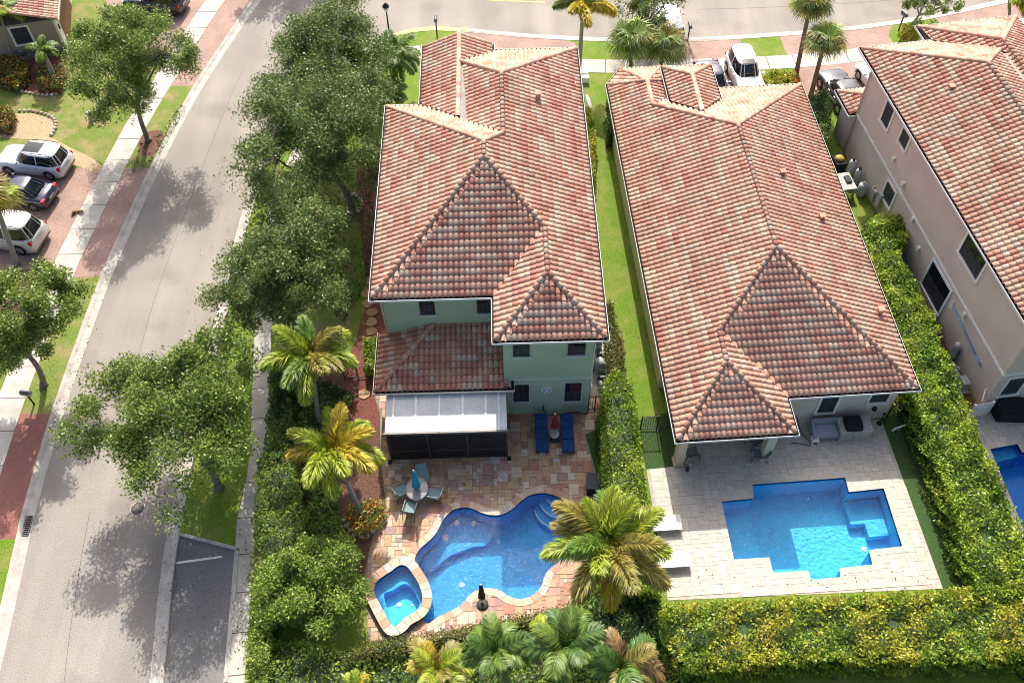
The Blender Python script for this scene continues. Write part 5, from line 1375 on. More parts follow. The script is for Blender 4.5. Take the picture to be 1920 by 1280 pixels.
b = spot(104, 152); palm('short bottle palm with swollen white trunk in the croton bed', b, ptop(b, 86, 108), 'feather', 1.5, 7, ['green', 'sabal', 'lime'], (4, 2, 1), 32, trunk=('palm_trunk', .24, .10), group='palms by the tan house', elev=(-.2, 1.0))
b = spot(24, 118); palm('thin white-trunked palm against the tan house wall', b, ptop(b, 4, 40), 'feather', 1.9, 8, ['green', 'lime'], (3, 2), 33, trunk=('palm_trunk', .11, .08), group='palms by the tan house')
b = spot(34, 500); palm('gold-tipped palm at the left edge over the parked cars', b, ptop(b, -12, 372), 'fan', 1.9, 20, ['yellow', 'olive', 'lime'], (3, 3, 1), 34, name='fan_palm', trunk=('palm_trunk', .17, .13), shaft=False, elev=(-.7, 1.2), group=sb)
# ================================================================ VEHICLES
def paint(name, c, rough=.28, metal=.0, coat=1.0): return mat(name, c, rough, .03, 1, metal=metal, coat=coat, spec=.5)
MT['car_white'] = paint('car_white', (.74, .75, .76)); MT['car_silver'] = paint('car_silver', (.62, .61, .57), .3, .15); MT['car_navy'] = paint('car_navy', (.008, .014, .05)); MT['car_black'] = paint('car_black', (.012, .013, .015)); MT['car_grey'] = paint('car_graphite', (.035, .04, .05), .25, .3)
MT['car_glass'] = glass_mat('car_glass', (.012, .016, .018), .03); MT['tyre'] = mat('tyre', (.018, .018, .018), .9, .1, 5); MT['rim'] = mat('alloy', (.45, .45, .46), .3, .1, 5, metal=.8); MT['tail'] = glass_mat('tail_lamp', (.42, .012, .012), .15); MT['lamp'] = glass_mat('head_lamp', (.65, .68, .70), .08); MT['car_trim'] = mat('car_trim', (.03, .03, .032), .6, .1, 5)
MT['plate'] = mat('number_plate', (.55, .58, .55), .5, .05, 5)

def superring(x0, x1, w0, w1, z, n=28, e=4.0):
    """rounded rectangle ring; half-width w0 at the rear end, w1 at the front"""
    out = []
    for k in range(n):
        a = 2 * math.pi * k / n
        c, s = math.cos(a), math.sin(a)
        r = (abs(c) ** e + abs(s) ** e) ** (-1 / e)
        u = c * r
        x = (x0 + x1) / 2 + (x1 - x0) / 2 * u
        w = w0 + (w1 - w0) * (u + 1) / 2
        out.append((x, s * r * w, z))
    return out

def loft(mb, rings, mi=0, cap=True, smooth=True):
    n = len(rings[0]); V = [p for r in rings for p in r]
    F = [(i * n + k, i * n + (k + 1) % n, (i + 1) * n + (k + 1) % n, (i + 1) * n + k) for i in range(len(rings) - 1) for k in range(n)]
    mb.add(V, F, mi, smooth)
    if cap:
        b = len(mb.v) - n
        mb.f.append(tuple(range(b, b + n))); mb.m.append(mi); mb.sm.append(smooth)

def car(name, label, cat, pos, head, L_, W, H_, pm, style='suv', group='parked cars', sunroof=False, rails=False, wheel_r=.36):
    root = empty(name, (pos[0], pos[1], G0 + .006), head, label, cat, group)
    w = W / 2; hl = L_ / 2
    belt = {'suv': .60, 'sedan': .64, 'van': .52}[style] * H_
    hood = {'suv': .57, 'sedan': .60, 'van': .50}[style] * H_
    # lower body: bulging loft, then the bonnet and boot fall away from the belt line
    xs = np.linspace(-1, 1, 21)
    V, F = [], []; npt = 11
    deck = {'suv': belt, 'sedan': belt * .97, 'van': belt}[style]
    for x in xs:
        ax = abs(x)
        ww = w * (1 - .16 * max(0, (ax - .80) / .20) ** 2.2 - .02 * (1 - ax))
        zb = .20 + .10 * max(0, (ax - .82) / .18)
        cab1 = .30 if style != 'van' else .62
        if x > cab1: zt = belt + (hood - belt) * min(1, (x - cab1) / .1) - .26 * max(0, (x - .62) / .38) ** 2.0 * (H_ / 1.7)
        elif style == 'sedan' and x < -.62: zt = deck - .05 * ((-x - .62) / .38) ** 2 - .12 * max(0, (-x - .9) / .1)
        else: zt = belt - (.10 if style != 'van' else .02) * max(0, (-x - .93) / .07)
        sec = [(-.90, zb), (-.99, zb + .08), (-1.0, zb + (zt - zb) * .45), (-.985, zb + (zt - zb) * .72), (-.93, zb + (zt - zb) * .93), (-.80, zt), (0, zt + .035)]
        sec = sec + [(-a, z) for a, z in sec[-2::-1]]
        V += [(x * hl, a * ww, z) for a, z in sec]; npt = len(sec)
    for i in range(len(xs) - 1):
        for k in range(npt - 1): F.append((i * npt + k, (i + 1) * npt + k, (i + 1) * npt + k + 1, i * npt + k + 1))
    F.append(tuple(range(npt))); F.append(tuple((len(xs) - 1) * npt + k for k in range(npt))[::-1])
    MB().add(V, F, 0, True).build('body', pm, root)
    # cabin
    cab = {'suv': (-.97, .34, -.86, .10), 'sedan': (-.74, .36, -.46, .10), 'van': (-.985, .80, -.95, .48)}[style]
    wb, wt = w * .91, w * .70
    if style == 'van': wt = w * .80
    r0 = superring(cab[0] * hl, cab[1] * hl, wb, wb * .95, belt - .06, e=5); r1 = superring(cab[0] * hl * .995, cab[1] * hl * .97, wb * .99, wb * .93, belt + .03, e=5)
    zr_ = H_ - .10
    r2 = superring(cab[2] * hl, cab[3] * hl, wt * 1.05, wt * .99, zr_, e=4.5); r3 = superring(cab[2] * hl + .05, cab[3] * hl - .09, wt * .97, wt * .92, zr_ + .055, e=4); r4 = superring(cab[2] * hl + .45, cab[3] * hl - .5, wt * .6, wt * .6, H_ - .01, e=3)
    m_ = MB(); loft(m_, [r0, r1, r2], cap=False); m_.build('windows', MT['car_glass'], root)
    m_ = MB(); loft(m_, [superring(cab[2] * hl - .025, cab[3] * hl + .01, wt * 1.085, wt * 1.02, zr_ - .03, e=4.5), superring(cab[2] * hl - .02, cab[3] * hl + .0, wt * 1.07, wt * 1.01, zr_ + .01, e=4.5), r3, r4])
    m_.build('roof_panel', pm, root)
    if style == 'van' and False: pass
    # pillars along the glass
    m_ = MB()
    n = 28
    ids = {'suv': (2, 3, 11, 12, 16, 17, 25, 26), 'sedan': (2, 3, 11, 12, 16, 17, 25, 26), 'van': (3, 10, 11, 12, 13, 15, 16, 17, 18, 25)}[style]
    for k in ids:
        a, b = Vector(r1[k]), Vector(r2[k]); o = Vector((0, math.copysign(.012, a.y), .012)); m_.bar(a + o - (b - a) * .04, b + o, .085, .03, up=(0, 1, 0))
    for s in (-1, 1):
        xm = (cab[2] + cab[3]) / 2 * hl + .1
        a = Vector((xm, s * wb * .965, belt + .02)); b = Vector((xm - .05, s * wt * 1.045, zr_)); m_.bar(a, b, .07, .03, up=(0, 1, 0))
    m_.build('pillars', pm if style != 'sedan' else pm, root)
    for sx, nm in ((-.60, 'rear'), (.60, 'front')):
        for s in (-1, 1):
            wx = sx * hl * 1.0
            m_ = MB(); prof = [(wheel_r * .62, -.10), (wheel_r * .97, -.11), (wheel_r, -.05), (wheel_r, .05), (wheel_r * .97, .11), (wheel_r * .62, .10)]
            V = []; F = []; nn = 18
            for r, d in prof:
                for k in range(nn):
                    a = 2 * math.pi * k / nn; V.append((wx + r * math.cos(a), s * (w - .10) + d, wheel_r + r * math.sin(a)))
            for i in range(len(prof) - 1):
                for k in range(nn): F.append((i * nn + k, i * nn + (k + 1) % nn, (i + 1) * nn + (k + 1) % nn, (i + 1) * nn + k))
            wh = MB().add(V, F, 0, True).build('wheel', MT['tyre'], root)
            m_ = MB(); yo = s * (w + .002)
            for k in range(5):
                a = 2 * math.pi * k / 5 + .3
                m_.bar((wx, yo, wheel_r), (wx + wheel_r * .6 * math.cos(a), yo, wheel_r + wheel_r * .6 * math.sin(a)), .09, .02, up=(0, 1, 0))
            V = []
            for r, y in ((wheel_r * .66, yo - s * .03), (wheel_r * .60, yo), (wheel_r * .54, yo)):
                V += [(wx + r * math.cos(2 * math.pi * k / nn), y, wheel_r + r * math.sin(2 * math.pi * k / nn)) for k in range(nn)]
            m_.add(V, [(i * nn + k, i * nn + (k + 1) % nn, (i + 1) * nn + (k + 1) % nn, (i + 1) * nn + k) for i in range(2) for k in range(nn)])
            m_.build('rim', MT['rim'], wh)
            V = []
            for r in (wheel_r * 1.0, wheel_r * 1.22):
                V += [(wx + r * math.cos(math.pi * k / 12), s * (w * 1.0 + .004), wheel_r + r * math.sin(math.pi * k / 12)) for k in range(13)]
            MB().add(V, [(k, k + 1, 14 + k, 13 + k) for k in range(12)]).build('wheel_arch', MT['car_trim'], root)
    zl = belt * .82
    for s in (-1, 1):
        m_ = MB(); m_.box(-hl * .985, -hl * .90, s * w * .62 if s > 0 else -w * .93, s * w * .93 if s > 0 else -w * .62, zl - .10, zl + .13); m_.build('tail_light', MT['tail'], root)
        m_ = MB(); m_.box(hl * .86, hl * .955, s * w * .55 if s > 0 else -w * .87, s * w * .87 if s > 0 else -w * .55, zl - .20, zl - .06); m_.build('headlight', MT['lamp'], root)
        m_ = MB(); mx_ = cab[1] * hl - .25; m_.box(mx_ - .06, mx_ + .09, s * (w + .03) - .09, s * (w + .03) + .09, belt + .02, belt + .17); m_.build('mirror', pm, root)
        for dx in (-.28, .06):
            m_ = MB(); m_.box(dx * hl - .09, dx * hl + .09, s * w * .99 - .02, s * w * .99 + .025, belt * .82, belt * .82 + .03); m_.build('door_handle', MT['rim'], root)
    MB().box(-hl * 1.005, -hl * .97, -.27, .27, belt * .62, belt * .62 + .15).build('number_plate', MT['plate'], root)
    m_ = MB(); m_.box(-hl * 1.0, -hl * .93, -w * .80, w * .80, .30, .44); m_.build('bumper_trim', MT['car_trim'], root)
    if sunroof:
        m_ = MB(); m_.add([(-.30 * hl, -wt * .62, H_ - .004), (.06 * hl, -wt * .62, H_ - .02), (.06 * hl, wt * .62, H_ - .02), (-.30 * hl, wt * .62, H_ - .004)], [(0, 1, 2, 3)])
        x0_, x1_ = sunroof
        V = []
        for x in np.linspace(x0_ * hl, x1_ * hl, 6):
            for y in (-.66, -.33, 0, .33, .66): V.append((x, y * wt, H_ + .012 - .035 * abs(y) - .02 * max(0, x / hl)))
        MB().add(V, [(i * 5 + k, (i + 1) * 5 + k, (i + 1) * 5 + k + 1, i * 5 + k + 1) for i in range(5) for k in range(4)], 0, True).build('sunroof', MT['car_glass'], root)
    if rails:
        for s in (-1, 1): MB().tube([(cab[2] * hl + .2, s * wt * .93, H_ - .05), (cab[2] * hl + .4, s * wt * .93, H_ + .04), (cab[3] * hl - .5, s * wt * .93, H_ + .03), (cab[3] * hl - .25, s * wt * .93, H_ - .06)], .022, 6).build('roof_rail', MT['car_trim'], root)
    return root

def between(a, b, W, left):
    """pose of a car whose near-side wheels stand at survey points a (rear) and b (front); left: near side is its left side"""
    p, q = np.array(spot(*a)), np.array(spot(*b)); d = (q - p) / np.hypot(*(q - p)); n = np.array([-d[1], d[0]])
    c = (p + q) / 2 + n * (-W / 2 if left else W / 2) * (1 if left else 1) * (1 if left else 1)
    return c, math.atan2(d[1], d[0]), float(np.hypot(*(q - p)))
c, hd, wbse = between((99, 341), (21, 331), 1.95, True); 
c = (np.array(spot(99, 341)) + np.array(spot(21, 331))) / 2 + np.array([math.sin(hd), -math.cos(hd)]) * 1.0
HD = hd
car('white_car', 'white crossover with dark glass roof parked on the pink brick drive', 'car', c, hd, 4.75, 2.0, 1.85, MT['car_white'], 'suv', sunroof=(-.42, .06), rails=True)
c0 = np.array(spot(68, 399)); d_ = np.array([math.cos(hd), math.sin(hd)]); n_ = np.array([math.sin(hd), -math.cos(hd)])
car('navy_car', 'dark navy sedan parked between the white crossover and the big white wagon', 'car', c0 + d_ * 1.42 + n_ * .93, hd, 4.7, 1.9, 1.55, MT['car_navy'], 'sedan', wheel_r=.34)
c0 = np.array(spot(44, 480))
car('white_wagon', 'large boxy off-white sport utility with ribbed roof, lowest of the drive row', 'car', c0 + d_ * 1.55 + n_ * 1.0, hd, 5.2, 2.1, 2.1, MT['car_silver'], 'suv', rails=True, wheel_r=.41)
c0 = np.array(spot(340, 38)); car('black_car', 'black sport utility at the top edge by the tan house', 'car', c0 + d_ * 2.3 + n_ * 1.0, hd, 4.8, 2.0, 1.85, MT['car_black'], 'suv')
hx = math.atan2(-1, .10)
car('white_car', 'white crossover with small sunroof nosed in behind the long tile roof', 'car', spot(1394, 158), hx, 4.8, 1.95, 1.85, MT['car_white'], 'suv', sunroof=(-.1, .1))
car('dark_car', 'dark car sliver showing beside the raised entry roof', 'car', spot(1333, 172), hx, 4.7, 1.9, 1.5, MT['car_navy'], 'sedan')
p, q = np.array(spot(1566, 214)), np.array(spot(1535, 168)); dd_ = (q - p) / np.hypot(*(q - p)); hg = math.atan2(dd_[1], dd_[0])
car('dark_car', 'dark graphite coupe on the brick drive beside the pink house', 'car', (p + q) / 2 + np.array([dd_[1], -dd_[0]]) * .95, hg, 4.8, 1.95, 1.5, MT['car_grey'], 'sedan', wheel_r=.37)
car('white_car', 'white car half hidden by the pink house corner', 'car', (p + q) / 2 + np.array([dd_[1], -dd_[0]]) * 3.9 + dd_ * .2, hg, 4.6, 1.9, 1.5, MT['car_white'], 'sedan', wheel_r=.36)
car('dark_car', 'dark car roof peeking over the pink house rear roof', 'car', spot(1852, 84), R(150), 4.8, 1.95, 1.75, MT['car_navy'], 'suv')
_v = spot(1260, 99)
car('white_car', 'white wagon with red tail lamps hidden behind the twin fan palms', 'car', (_v[0], _v[1] + 2.35), R(91), 4.7, 1.95, 1.75, MT['car_white'], 'suv')

# ================================================================ FENCES
def fence(label, a, b, h, m, gap=.12, post=.06, z=G0, rail=.04):
    a, b = np.array(a), np.array(b); L_ = np.hypot(*(b - a)); ang = math.atan2(b[1] - a[1], b[0] - a[0])
    root = empty('fence', (a[0], a[1], z), ang, label, 'fence', 'metal picket fences')
    for zz in (.12, h - .08): MB().box(0, L_, -rail / 2, rail / 2, zz, zz + rail).build('rail', m, root)
    for x in (0, L_ / 2, L_): MB().box(x - post / 2, x + post / 2, -post / 2, post / 2, 0, h + .05).build('post', m, root)
    k = int(L_ / gap); first = None
    for i in range(1, k):
        x = L_ * i / k
        if first is None: first = MB().box(-.009, .009, -.009, .009, .05, h).build('picket', m, root, (x, 0, 0))
        else: link('picket', first.data, root, (x, 0, 0))
    return root
fence('black picket gate beside the lanai column on the green turf', spot(1200, 808), spot(1260, 806), 1.35, MT['black_metal'])
fence('black picket gate between the sage wall and the hedge', spot(1101, 771), spot(1128, 770), 1.3, MT['black_metal'])
fence('dark picket fence at the far end wall of the cream house', spot(1658, 789), spot(1712, 778), 1.35, MT['black_metal'])
fence('dark picket fence on the mulch left of the porch roof', spot(648, 714), spot(697, 709), 1.2, MT['black_metal'])
fence('dark picket fence at the bottom right corner under the hedge', spot(1895, 1262), spot(1935, 1290), 1.2, MT['black_metal'])

# ================================================================ BACK YARD OF THE SAGE HOUSE
def L1(x, y): return (O1[0] + x * math.cos(A1) - y * math.sin(A1), O1[1] + x * math.sin(A1) + y * math.cos(A1))
def L2(x, y): return (O2[0] + x * math.cos(A2) - y * math.sin(A2), O2[1] + x * math.sin(A2) + y * math.cos(A2))
def L3(x, y): return (O3[0] + x * math.cos(A3) - y * math.sin(A3), O3[1] + x * math.sin(A3) + y * math.cos(A3))
PZ = G0 + .035
# screened enclosure
e = empty('screen_enclosure', L1(.45, -5.1) + (PZ - .01,), A1, 'screened porch enclosure with flat white panel roof', 'enclosure')
EW, ED = 6.05, 2.72
MT['screen_mesh'] = mat('screen_mesh', (.012, .012, .013), .7, .4, 1.5)
def screen_shader():
    m, nt, N = new_mat('insect_mesh'); L = nt.links.new
    out = N('ShaderNodeOutputMaterial'); b = N('ShaderNodeBsdfPrincipled'); t = N('ShaderNodeBsdfTransparent'); ms = N('ShaderNodeMixShader')
    b.inputs['Base Color'].default_value = (.02, .02, .022, 1); b.inputs['Roughness'].default_value = .6
    ms.inputs[0].default_value = .62
    L(t.outputs[0], ms.inputs[1]); L(b.outputs[0], ms.inputs[2]); L(ms.outputs[0], out.inputs[0]); return m
MT['mesh'] = screen_shader()
MT['panel'] = mat('roof_panel_white', (.52, .53, .525), .5, .12, 1.5, grain=.10, gscale=12)
zf, zb_ = 2.72, 2.90
edges_ = [0.0, .38, 1.5, 2.68, 3.85, 5.0, 5.65, EW]
for i in range(len(edges_) - 1):
    x0, x1 = edges_[i], edges_[i + 1]
    m_ = MB(); m_.add([(x0 + .012, -.12, zf + .02), (x1 - .012, -.12, zf + .02), (x1 - .012, ED, zb_), (x0 + .012, ED, zb_), (x0 + .012, -.12, zf + .10), (x1 - .012, -.12, zf + .10), (x1 - .012, ED, zb_ + .08), (x0 + .012, ED, zb_ + .08)],
                       [(0, 3, 2, 1), (4, 5, 6, 7), (0, 1, 5, 4), (1, 2, 6, 5), (2, 3, 7, 6), (3, 0, 4, 7)]); m_.build('roof_panel', MT['panel'], e)
    if i: MB().bar((x0, -.13, zf + .11), (x0, ED, zb_ + .09), .085, .06).build('roof_seam', MT['metal_white'], e)
MB().box(-.05, EW + .05, -.20, -.10, zf - .05, zf + .12).build('roof_gutter', MT['bronze'], e)
posts = [0.03, 2.05, 4.02, EW - .03]
for x in posts: MB().box(x - .035, x + .035, -.04, .04, 0, zf).build('post', MT['bronze'], e)
for s in (0.03, EW - .03): MB().box(s - .03, s + .03, ED - .1, ED - .03, 0, zb_ - .02).build('post', MT['bronze'], e)
for z in (.06, .85):
    MB().box(.06, EW - .06, -.03, .03, z, z + .05).build('rail', MT['bronze'], e)
    for s in (0.03, EW - .03): MB().box(s - .025, s + .025, .05, ED - .1, z, z + .05).build('rail', MT['bronze'], e)
for i in range(3):
    MB().box(posts[i] + .04, posts[i + 1] - .04, -.006, .006, .05, zf - .02).build('screen', MT['mesh'], e)
for s in (0.03, EW - .03): MB().box(s - .005, s + .005, .04, ED - .05, .05, zf).build('screen', MT['mesh'], e)
for x in (-.05, EW + .05):
    MB().box(x - .09, x + .09, -.24, -.02, 0, .08).build('footing', MT['dark'], e)

MT['sling'] = mat('sling_teal', (.21, .30, .30), .8, .1, 8, grain=.1, gscale=60); MT['chair_frame'] = mat('chair_frame', (.42, .44, .42), .5, .1, 4); MT['steel_dark'] = mat('dark_steel', (.05, .05, .05), .5, .1, 4)
def sling_chair(label, pos, rz, group, m=None, fm=None, sc=(1.12, 1.28, 1.05)):
    root = empty('patio_chair', pos + (PZ,), rz, label, 'chair', group); root.scale = (sc[0], sc[1], sc[2])
    def ribbon(prof, w, th): # profile in y,z
        V = []
        for y, z in prof: V += [(-w / 2, y, z), (w / 2, y, z)]
        n = len(prof)
        return MB().add(V + [(x, y, z - th) for x, y, z in V], [(2 * i, 2 * i + 1, 2 * i + 3, 2 * i + 2) for i in range(n - 1)] + [(2 * n + 2 * i, 2 * n + 2 * i + 2, 2 * n + 2 * i + 3, 2 * n + 2 * i + 1) for i in range(n - 1)] + [(0, 1, 2 * n + 1, 2 * n)], 0, True)
    ribbon([(.24, .43), (.1, .415), (-.1, .40), (-.22, .42)], .50, .015).build('seat', m or MT['sling'], root)
    ribbon([(-.22, .42), (-.27, .6), (-.33, .8), (-.38, .95)], .50, .015).build('backrest', m or MT['sling'], root)
    for s in (-.27, .27):
        MB().tube([(s, .30, 0), (s, .26, .40), (s, .22, .62), (s, -.1, .64), (s, -.28, .62)], .014, 6).build('armrest', fm or MT['chair_frame'], root)
        MB().tube([(s, -.36, 0), (s, -.24, .40), (s, -.30, .70), (s, -.39, .96)], .014, 6).build('leg', fm or MT['steel_dark'], root)
    return root
cg = 'sling chairs round the glass table'
tb = spot(784, 930)
T0 = (tb[0] + .02, tb[1] - .02)
sling_chair('teal sling chair above the round table, behind the turquoise umbrella', spot(794, 905), R(-170), cg)
sling_chair('teal sling chair on the left side of the round table', spot(756, 928), R(-60), cg)
sling_chair('teal sling chair on the right side of the round table', spot(815, 935), R(80), cg)
sling_chair('pale-backed sling chair below the round table, facing the house', spot(771, 962), R(-12), cg)
t = empty('patio_table', T0 + (PZ,), 0, 'round frosted glass table with folded turquoise umbrella', 'table'); t.scale = (1, 1.16, 1)
MT['frost'] = mat('frosted_glass', (.30, .275, .27), .3, .08, 3, spec=.5)
MB().lathe([(.0, .72), (.53, .72), (.55, .728), (.55, .742), (.53, .75), (0, .75)], n=32).build('table_top', MT['frost'], t)
MB().lathe([(.545, .71), (.565, .72), (.565, .745), (.55, .752)], n=32).build('rim', MT['chair_frame'], t)
for k in range(4):
    a = k * math.pi / 2 + .6; MB().tube([(.10 * math.cos(a), .10 * math.sin(a), .70), (.22 * math.cos(a), .22 * math.sin(a), .35), (.42 * math.cos(a), .42 * math.sin(a), 0)], .018, 6).build('leg', MT['steel_dark'], t)

def folded_umbrella(label, pos, h, m, z0=PZ, rmax=.13, low=.95, base=None, tipm=None, tilt=0):
    root = empty('umbrella', pos + (z0,), 0, label, 'umbrella', 'folded umbrellas')
    MB().tube([(0, 0, 0), (0, 0, h)], .019, 8).build('pole', MT['chair_frame'], root)
    V, F = [], []; n = 16
    prof = [(.03, h - .03), (.075, h - .12), (.085, h * .80), (rmax * .78, h * .66), (rmax * .62, h * .60), (rmax, h * .50), (rmax * .95, low), (.04, low + .05)]
    for r, z in prof:
        for k in range(n):
            rr_ = r * (1 + (.22 if k % 2 else -.18) * (0 if z > h - .1 else 1)); a = 2 * math.pi * k / n; V.append((rr_ * math.cos(a), rr_ * math.sin(a), z))
    for i in range(len(prof) - 1):
        for k in range(n): F.append((i * n + k, i * n + (k + 1) % n, (i + 1) * n + (k + 1) % n, (i + 1) * n + k))
    MB().add(V, F, 0, True).build('canopy', m, root)
    MB().lathe([(.0, h + .07), (.045, h + .03), (.05, h - .02), (.03, h - .05)][::-1], n=10).build('finial', tipm or MT['trim'], root)
    if base: MB().lathe([(base, 0), (base, .05), (base * .6, .09), (.05, .12), (.04, .3)], n=20).build('base', MT['steel_dark'], root)
    return root
MT['fab_turq'] = mat('canvas_turquoise', (.02, .30, .44), .8, .15, 6); MT['fab_red'] = mat('canvas_red', (.24, .028, .025), .8, .15, 6); MT['fab_black'] = mat('canvas_black', (.018, .018, .02), .85, .2, 6)
folded_umbrella('folded turquoise umbrella standing through the round table', T0, 2.55, MT['fab_turq'], rmax=.19, low=.95, base=.22)
MT['cushion'] = mat('cushion_blue', (.012, .055, .155), .8, .12, 3, grain=.06, gscale=40)
def chaise(label, pos):
    root = empty('chaise_lounge', pos + (PZ,), R(.5), label, 'lounge chair', 'blue chaise lounges'); root.scale = (1, 1.12, 1)
    w = .66
    m_ = MB(); m_.box(-w / 2, w / 2, -1.0, .25, .20, .25); m_.build('frame', MT['steel_dark'], root)
    for x in (-w / 2 + .04, w / 2 - .04):
        for y in (-.95, .2): MB().box(x - .025, x + .025, y - .025, y + .025, 0, .2).build('leg', MT['steel_dark'], root)
    def pad(y0, z0, y1, z1, nm='cushion', th=.10, ww=w):
        r = .03; d = Vector((0, y1 - y0, z1 - z0)); L_ = d.length; d.normalize(); u = Vector((0, -d.z, d.y)) if d.y >= 0 else Vector((0, d.z, -d.y))
        V = []
        for s, k in ((0, .6), (.05, 1), (L_ - .05, 1), (L_, .6)):
            for x, hh in ((-ww / 2, .5), (-ww / 2 + .04, 1), (ww / 2 - .04, 1), (ww / 2, .5)):
                V.append(Vector((x, y0, z0)) + d * s + u * th * k * hh)
        F = [(i * 4 + j, i * 4 + j + 1, (i + 1) * 4 + j + 1, (i + 1) * 4 + j) for i in range(3) for j in range(3)]
        V += [Vector((x, y0, z0)) + d * s for s in (0, L_) for x in (-ww / 2, ww / 2)]
        F += [(0, 16, 18, 12), (3, 15, 19, 17), (0, 1, 2, 3, 17, 16), (12, 18, 19, 15, 14, 13)]
        return MB().add(V, F, 0, False).build(nm, MT['cushion'], root)
    pad(-1.0, .25, -.36, .25); pad(-.34, .25, .26, .25); pad(.28, .25, .86, .62); MB().box(-w / 2, w / 2, .26, .3, .2, .26).build('hinge', MT['steel_dark'], root)
    pad(.60, .56, .80, .68, 'pillow', .13, .40)
    m_ = MB(); m_.bar((-w / 2 + .03, .3, .22), (-w / 2 + .03, .86, .58), .04, .04); m_.bar((w / 2 - .03, .3, .22), (w / 2 - .03, .86, .58), .04, .04); m_.build('back_frame', MT['steel_dark'], root)
chaise('blue cushioned chaise lounge left of the red umbrella', spot(1015, 818)); chaise('blue cushioned chaise lounge right of the red umbrella', spot(1063, 819))
st = spot(1039, 824)
t = empty('side_table', st + (PZ,), 0, 'small round side table on square base between the chaises', 'table'); t.scale = (1, 1.15, 1)
MB().lathe([(.0, .46), (.25, .46), (.26, .475), (.25, .49), (0, .49)], n=24).build('table_top', MT['frost'], t)
m_ = MB(); m_.box(-.24, .24, -.24, .24, 0, .06); m_.build('base', MT['steel_dark'], t); MB().lathe([(.05, .06), (.04, .46)], n=10).build('stem', MT['steel_dark'], t)
folded_umbrella('folded dark red umbrella between the blue chaises', (st[0], st[1] + .05), 2.3, MT['fab_red'], rmax=.17, low=1.05)
ub = spot(905, 1135)
folded_umbrella('folded black umbrella on the stone nose at the pool edge', ub, 2.35, MT['fab_black'], rmax=.15, low=.85, base=.28)
b0 = L1(8.59, -2.51)
o = empty('wall_ornament', b0 + (2.32,), A1, 'round white and blue ornament hung on the sage wall', 'ornament')
MT['orn'] = mat('ornament_blue', (.10, .16, .28), .5, .1, 5)
V = [(.28 * math.cos(2 * math.pi * k / 24), -.02, .28 * math.sin(2 * math.pi * k / 24)) for k in range(24)]
MB().add(V + [(x, .02, z) for x, y, z in V], [tuple(range(24))[::1], *[(k, (k + 1) % 24, 24 + (k + 1) % 24, 24 + k) for k in range(24)]]).build('plate', MT['trim_white'], o)
for k in range(6):
    a = 2 * math.pi * k / 6 + .5; MB().box(.17 * math.cos(a) - .045, .17 * math.cos(a) + .045, -.035, -.021, .17 * math.sin(a) - .045, .17 * math.sin(a) + .045).build('motif', MT['orn'], o)
hp = [L1(8.45, -2.52) + (.9,), L1(8.47, -2.58) + (.45,), L1(8.7, -2.62) + (.18,)] + [L1(x, -2.62 - .06 * math.sin(x * 3)) + (PZ + .03,) for x in np.linspace(9.0, 10.7, 9)] + [L1(10.85, -2.5) + (.3,), L1(10.88, -2.2) + (.9,)]
c_ = catmull(hp, closed=False, sub=3)
hose = empty('garden_hose', hp[3], 0, 'black garden hose along the foot of the sage wall', 'hose')
MB().tube([Vector(p) - Vector(hp[3]) for p in c_], .022, 6).build('tubing', MT['black_metal'], hose)
p = spot(1112, 918)
b_ = empty('storage_bin', p + (PZ,), R(-6), 'dark blue-grey lidded bin at the hedge by the pool', 'bin')
MT['bin'] = mat('bin_plastic', (.018, .024, .038), .5, .1, 3)
MB().prism([(-.32, -.42), (.32, -.42), (.36, .42), (-.36, .42)], 0, .72).build('body', MT['bin'], b_); MB().prism([(-.36, -.46), (.36, -.46), (.40, .46), (-.40, .46)], .721, .80).build('lid', MT['bin'], b_)

# pool equipment pads
MT['pvc'] = mat('pvc_white', (.72, .70, .64), .45, .06, 4); MT['tank'] = mat('tank_grey', (.30, .33, .33), .5, .1, 3)
def filter_set(label, pos, rz, dark=False):
    root = empty('pool_equipment', pos + (G0,), rz, label, 'pool pump', 'pool equipment')
    tm = MT['black_metal'] if dark else MT['tank']
    MB().box(-.7, .8, -1.1, 1.1, 0, .06).build('pad', MT['concrete'], root)
    MB().lathe([(.28, .06), (.30, .12), (.30, .75), (.24, .92), (.08, .98), (0, .98)], (0, .55, 0), 18).build('filter_tank', tm, root)
    MB().lathe([(.15, .06), (.15, .36), (.10, .42), (0, .42)], (0, -.2, 0), 14).build('pump', MT['black_metal'], root)
    MB().tube([(0, -.2, .26), (0, -.75, .26)], .12, 12).build('motor', MT['tank'], root)
    MB().box(.35, .75, -.9, -.3, .06, .62).build('heater', MT['trim_white'] if not dark else MT['tank'], root)
    for pts in ([(.0, .25, .5), (.35, .25, .5), (.35, -.2, .5), (.0, -.2, .5), (0, -.2, .4)], [(-.3, .9, .3), (-.5, .9, .3), (-.5, -.8, .3), (.2, -.8, .3)], [(.5, .9, .2), (.5, .1, .2), (.5, .1, .7), (.1, .55, .95)], [(-.3, .3, .2), (.6, .3, .2), (.6, 1.0, .2)]):
        MB().tube(pts, .035, 6, smooth=False).build('pipe', MT['pvc'], root)
filter_set('white-piped pool pump set beside the sage house corner', spot(1124, 712), R(0))
filter_set('second white-piped pump group just behind the first pump set', spot(1122, 668), R(10))
p = spot(1101, 192, 6.9)
d = empty('satellite_dish', p + (6.9,), R(20), 'white satellite dish on the eave of the sage house', 'dish')
MB().lathe([(0.02, 0), (.2, .02), (.34, .06), (.42, .10), (.40, .115), (.0, .03)], n=20).build('reflector', MT['trim_white'], d).rotation_euler = (R(20), R(62), 0)
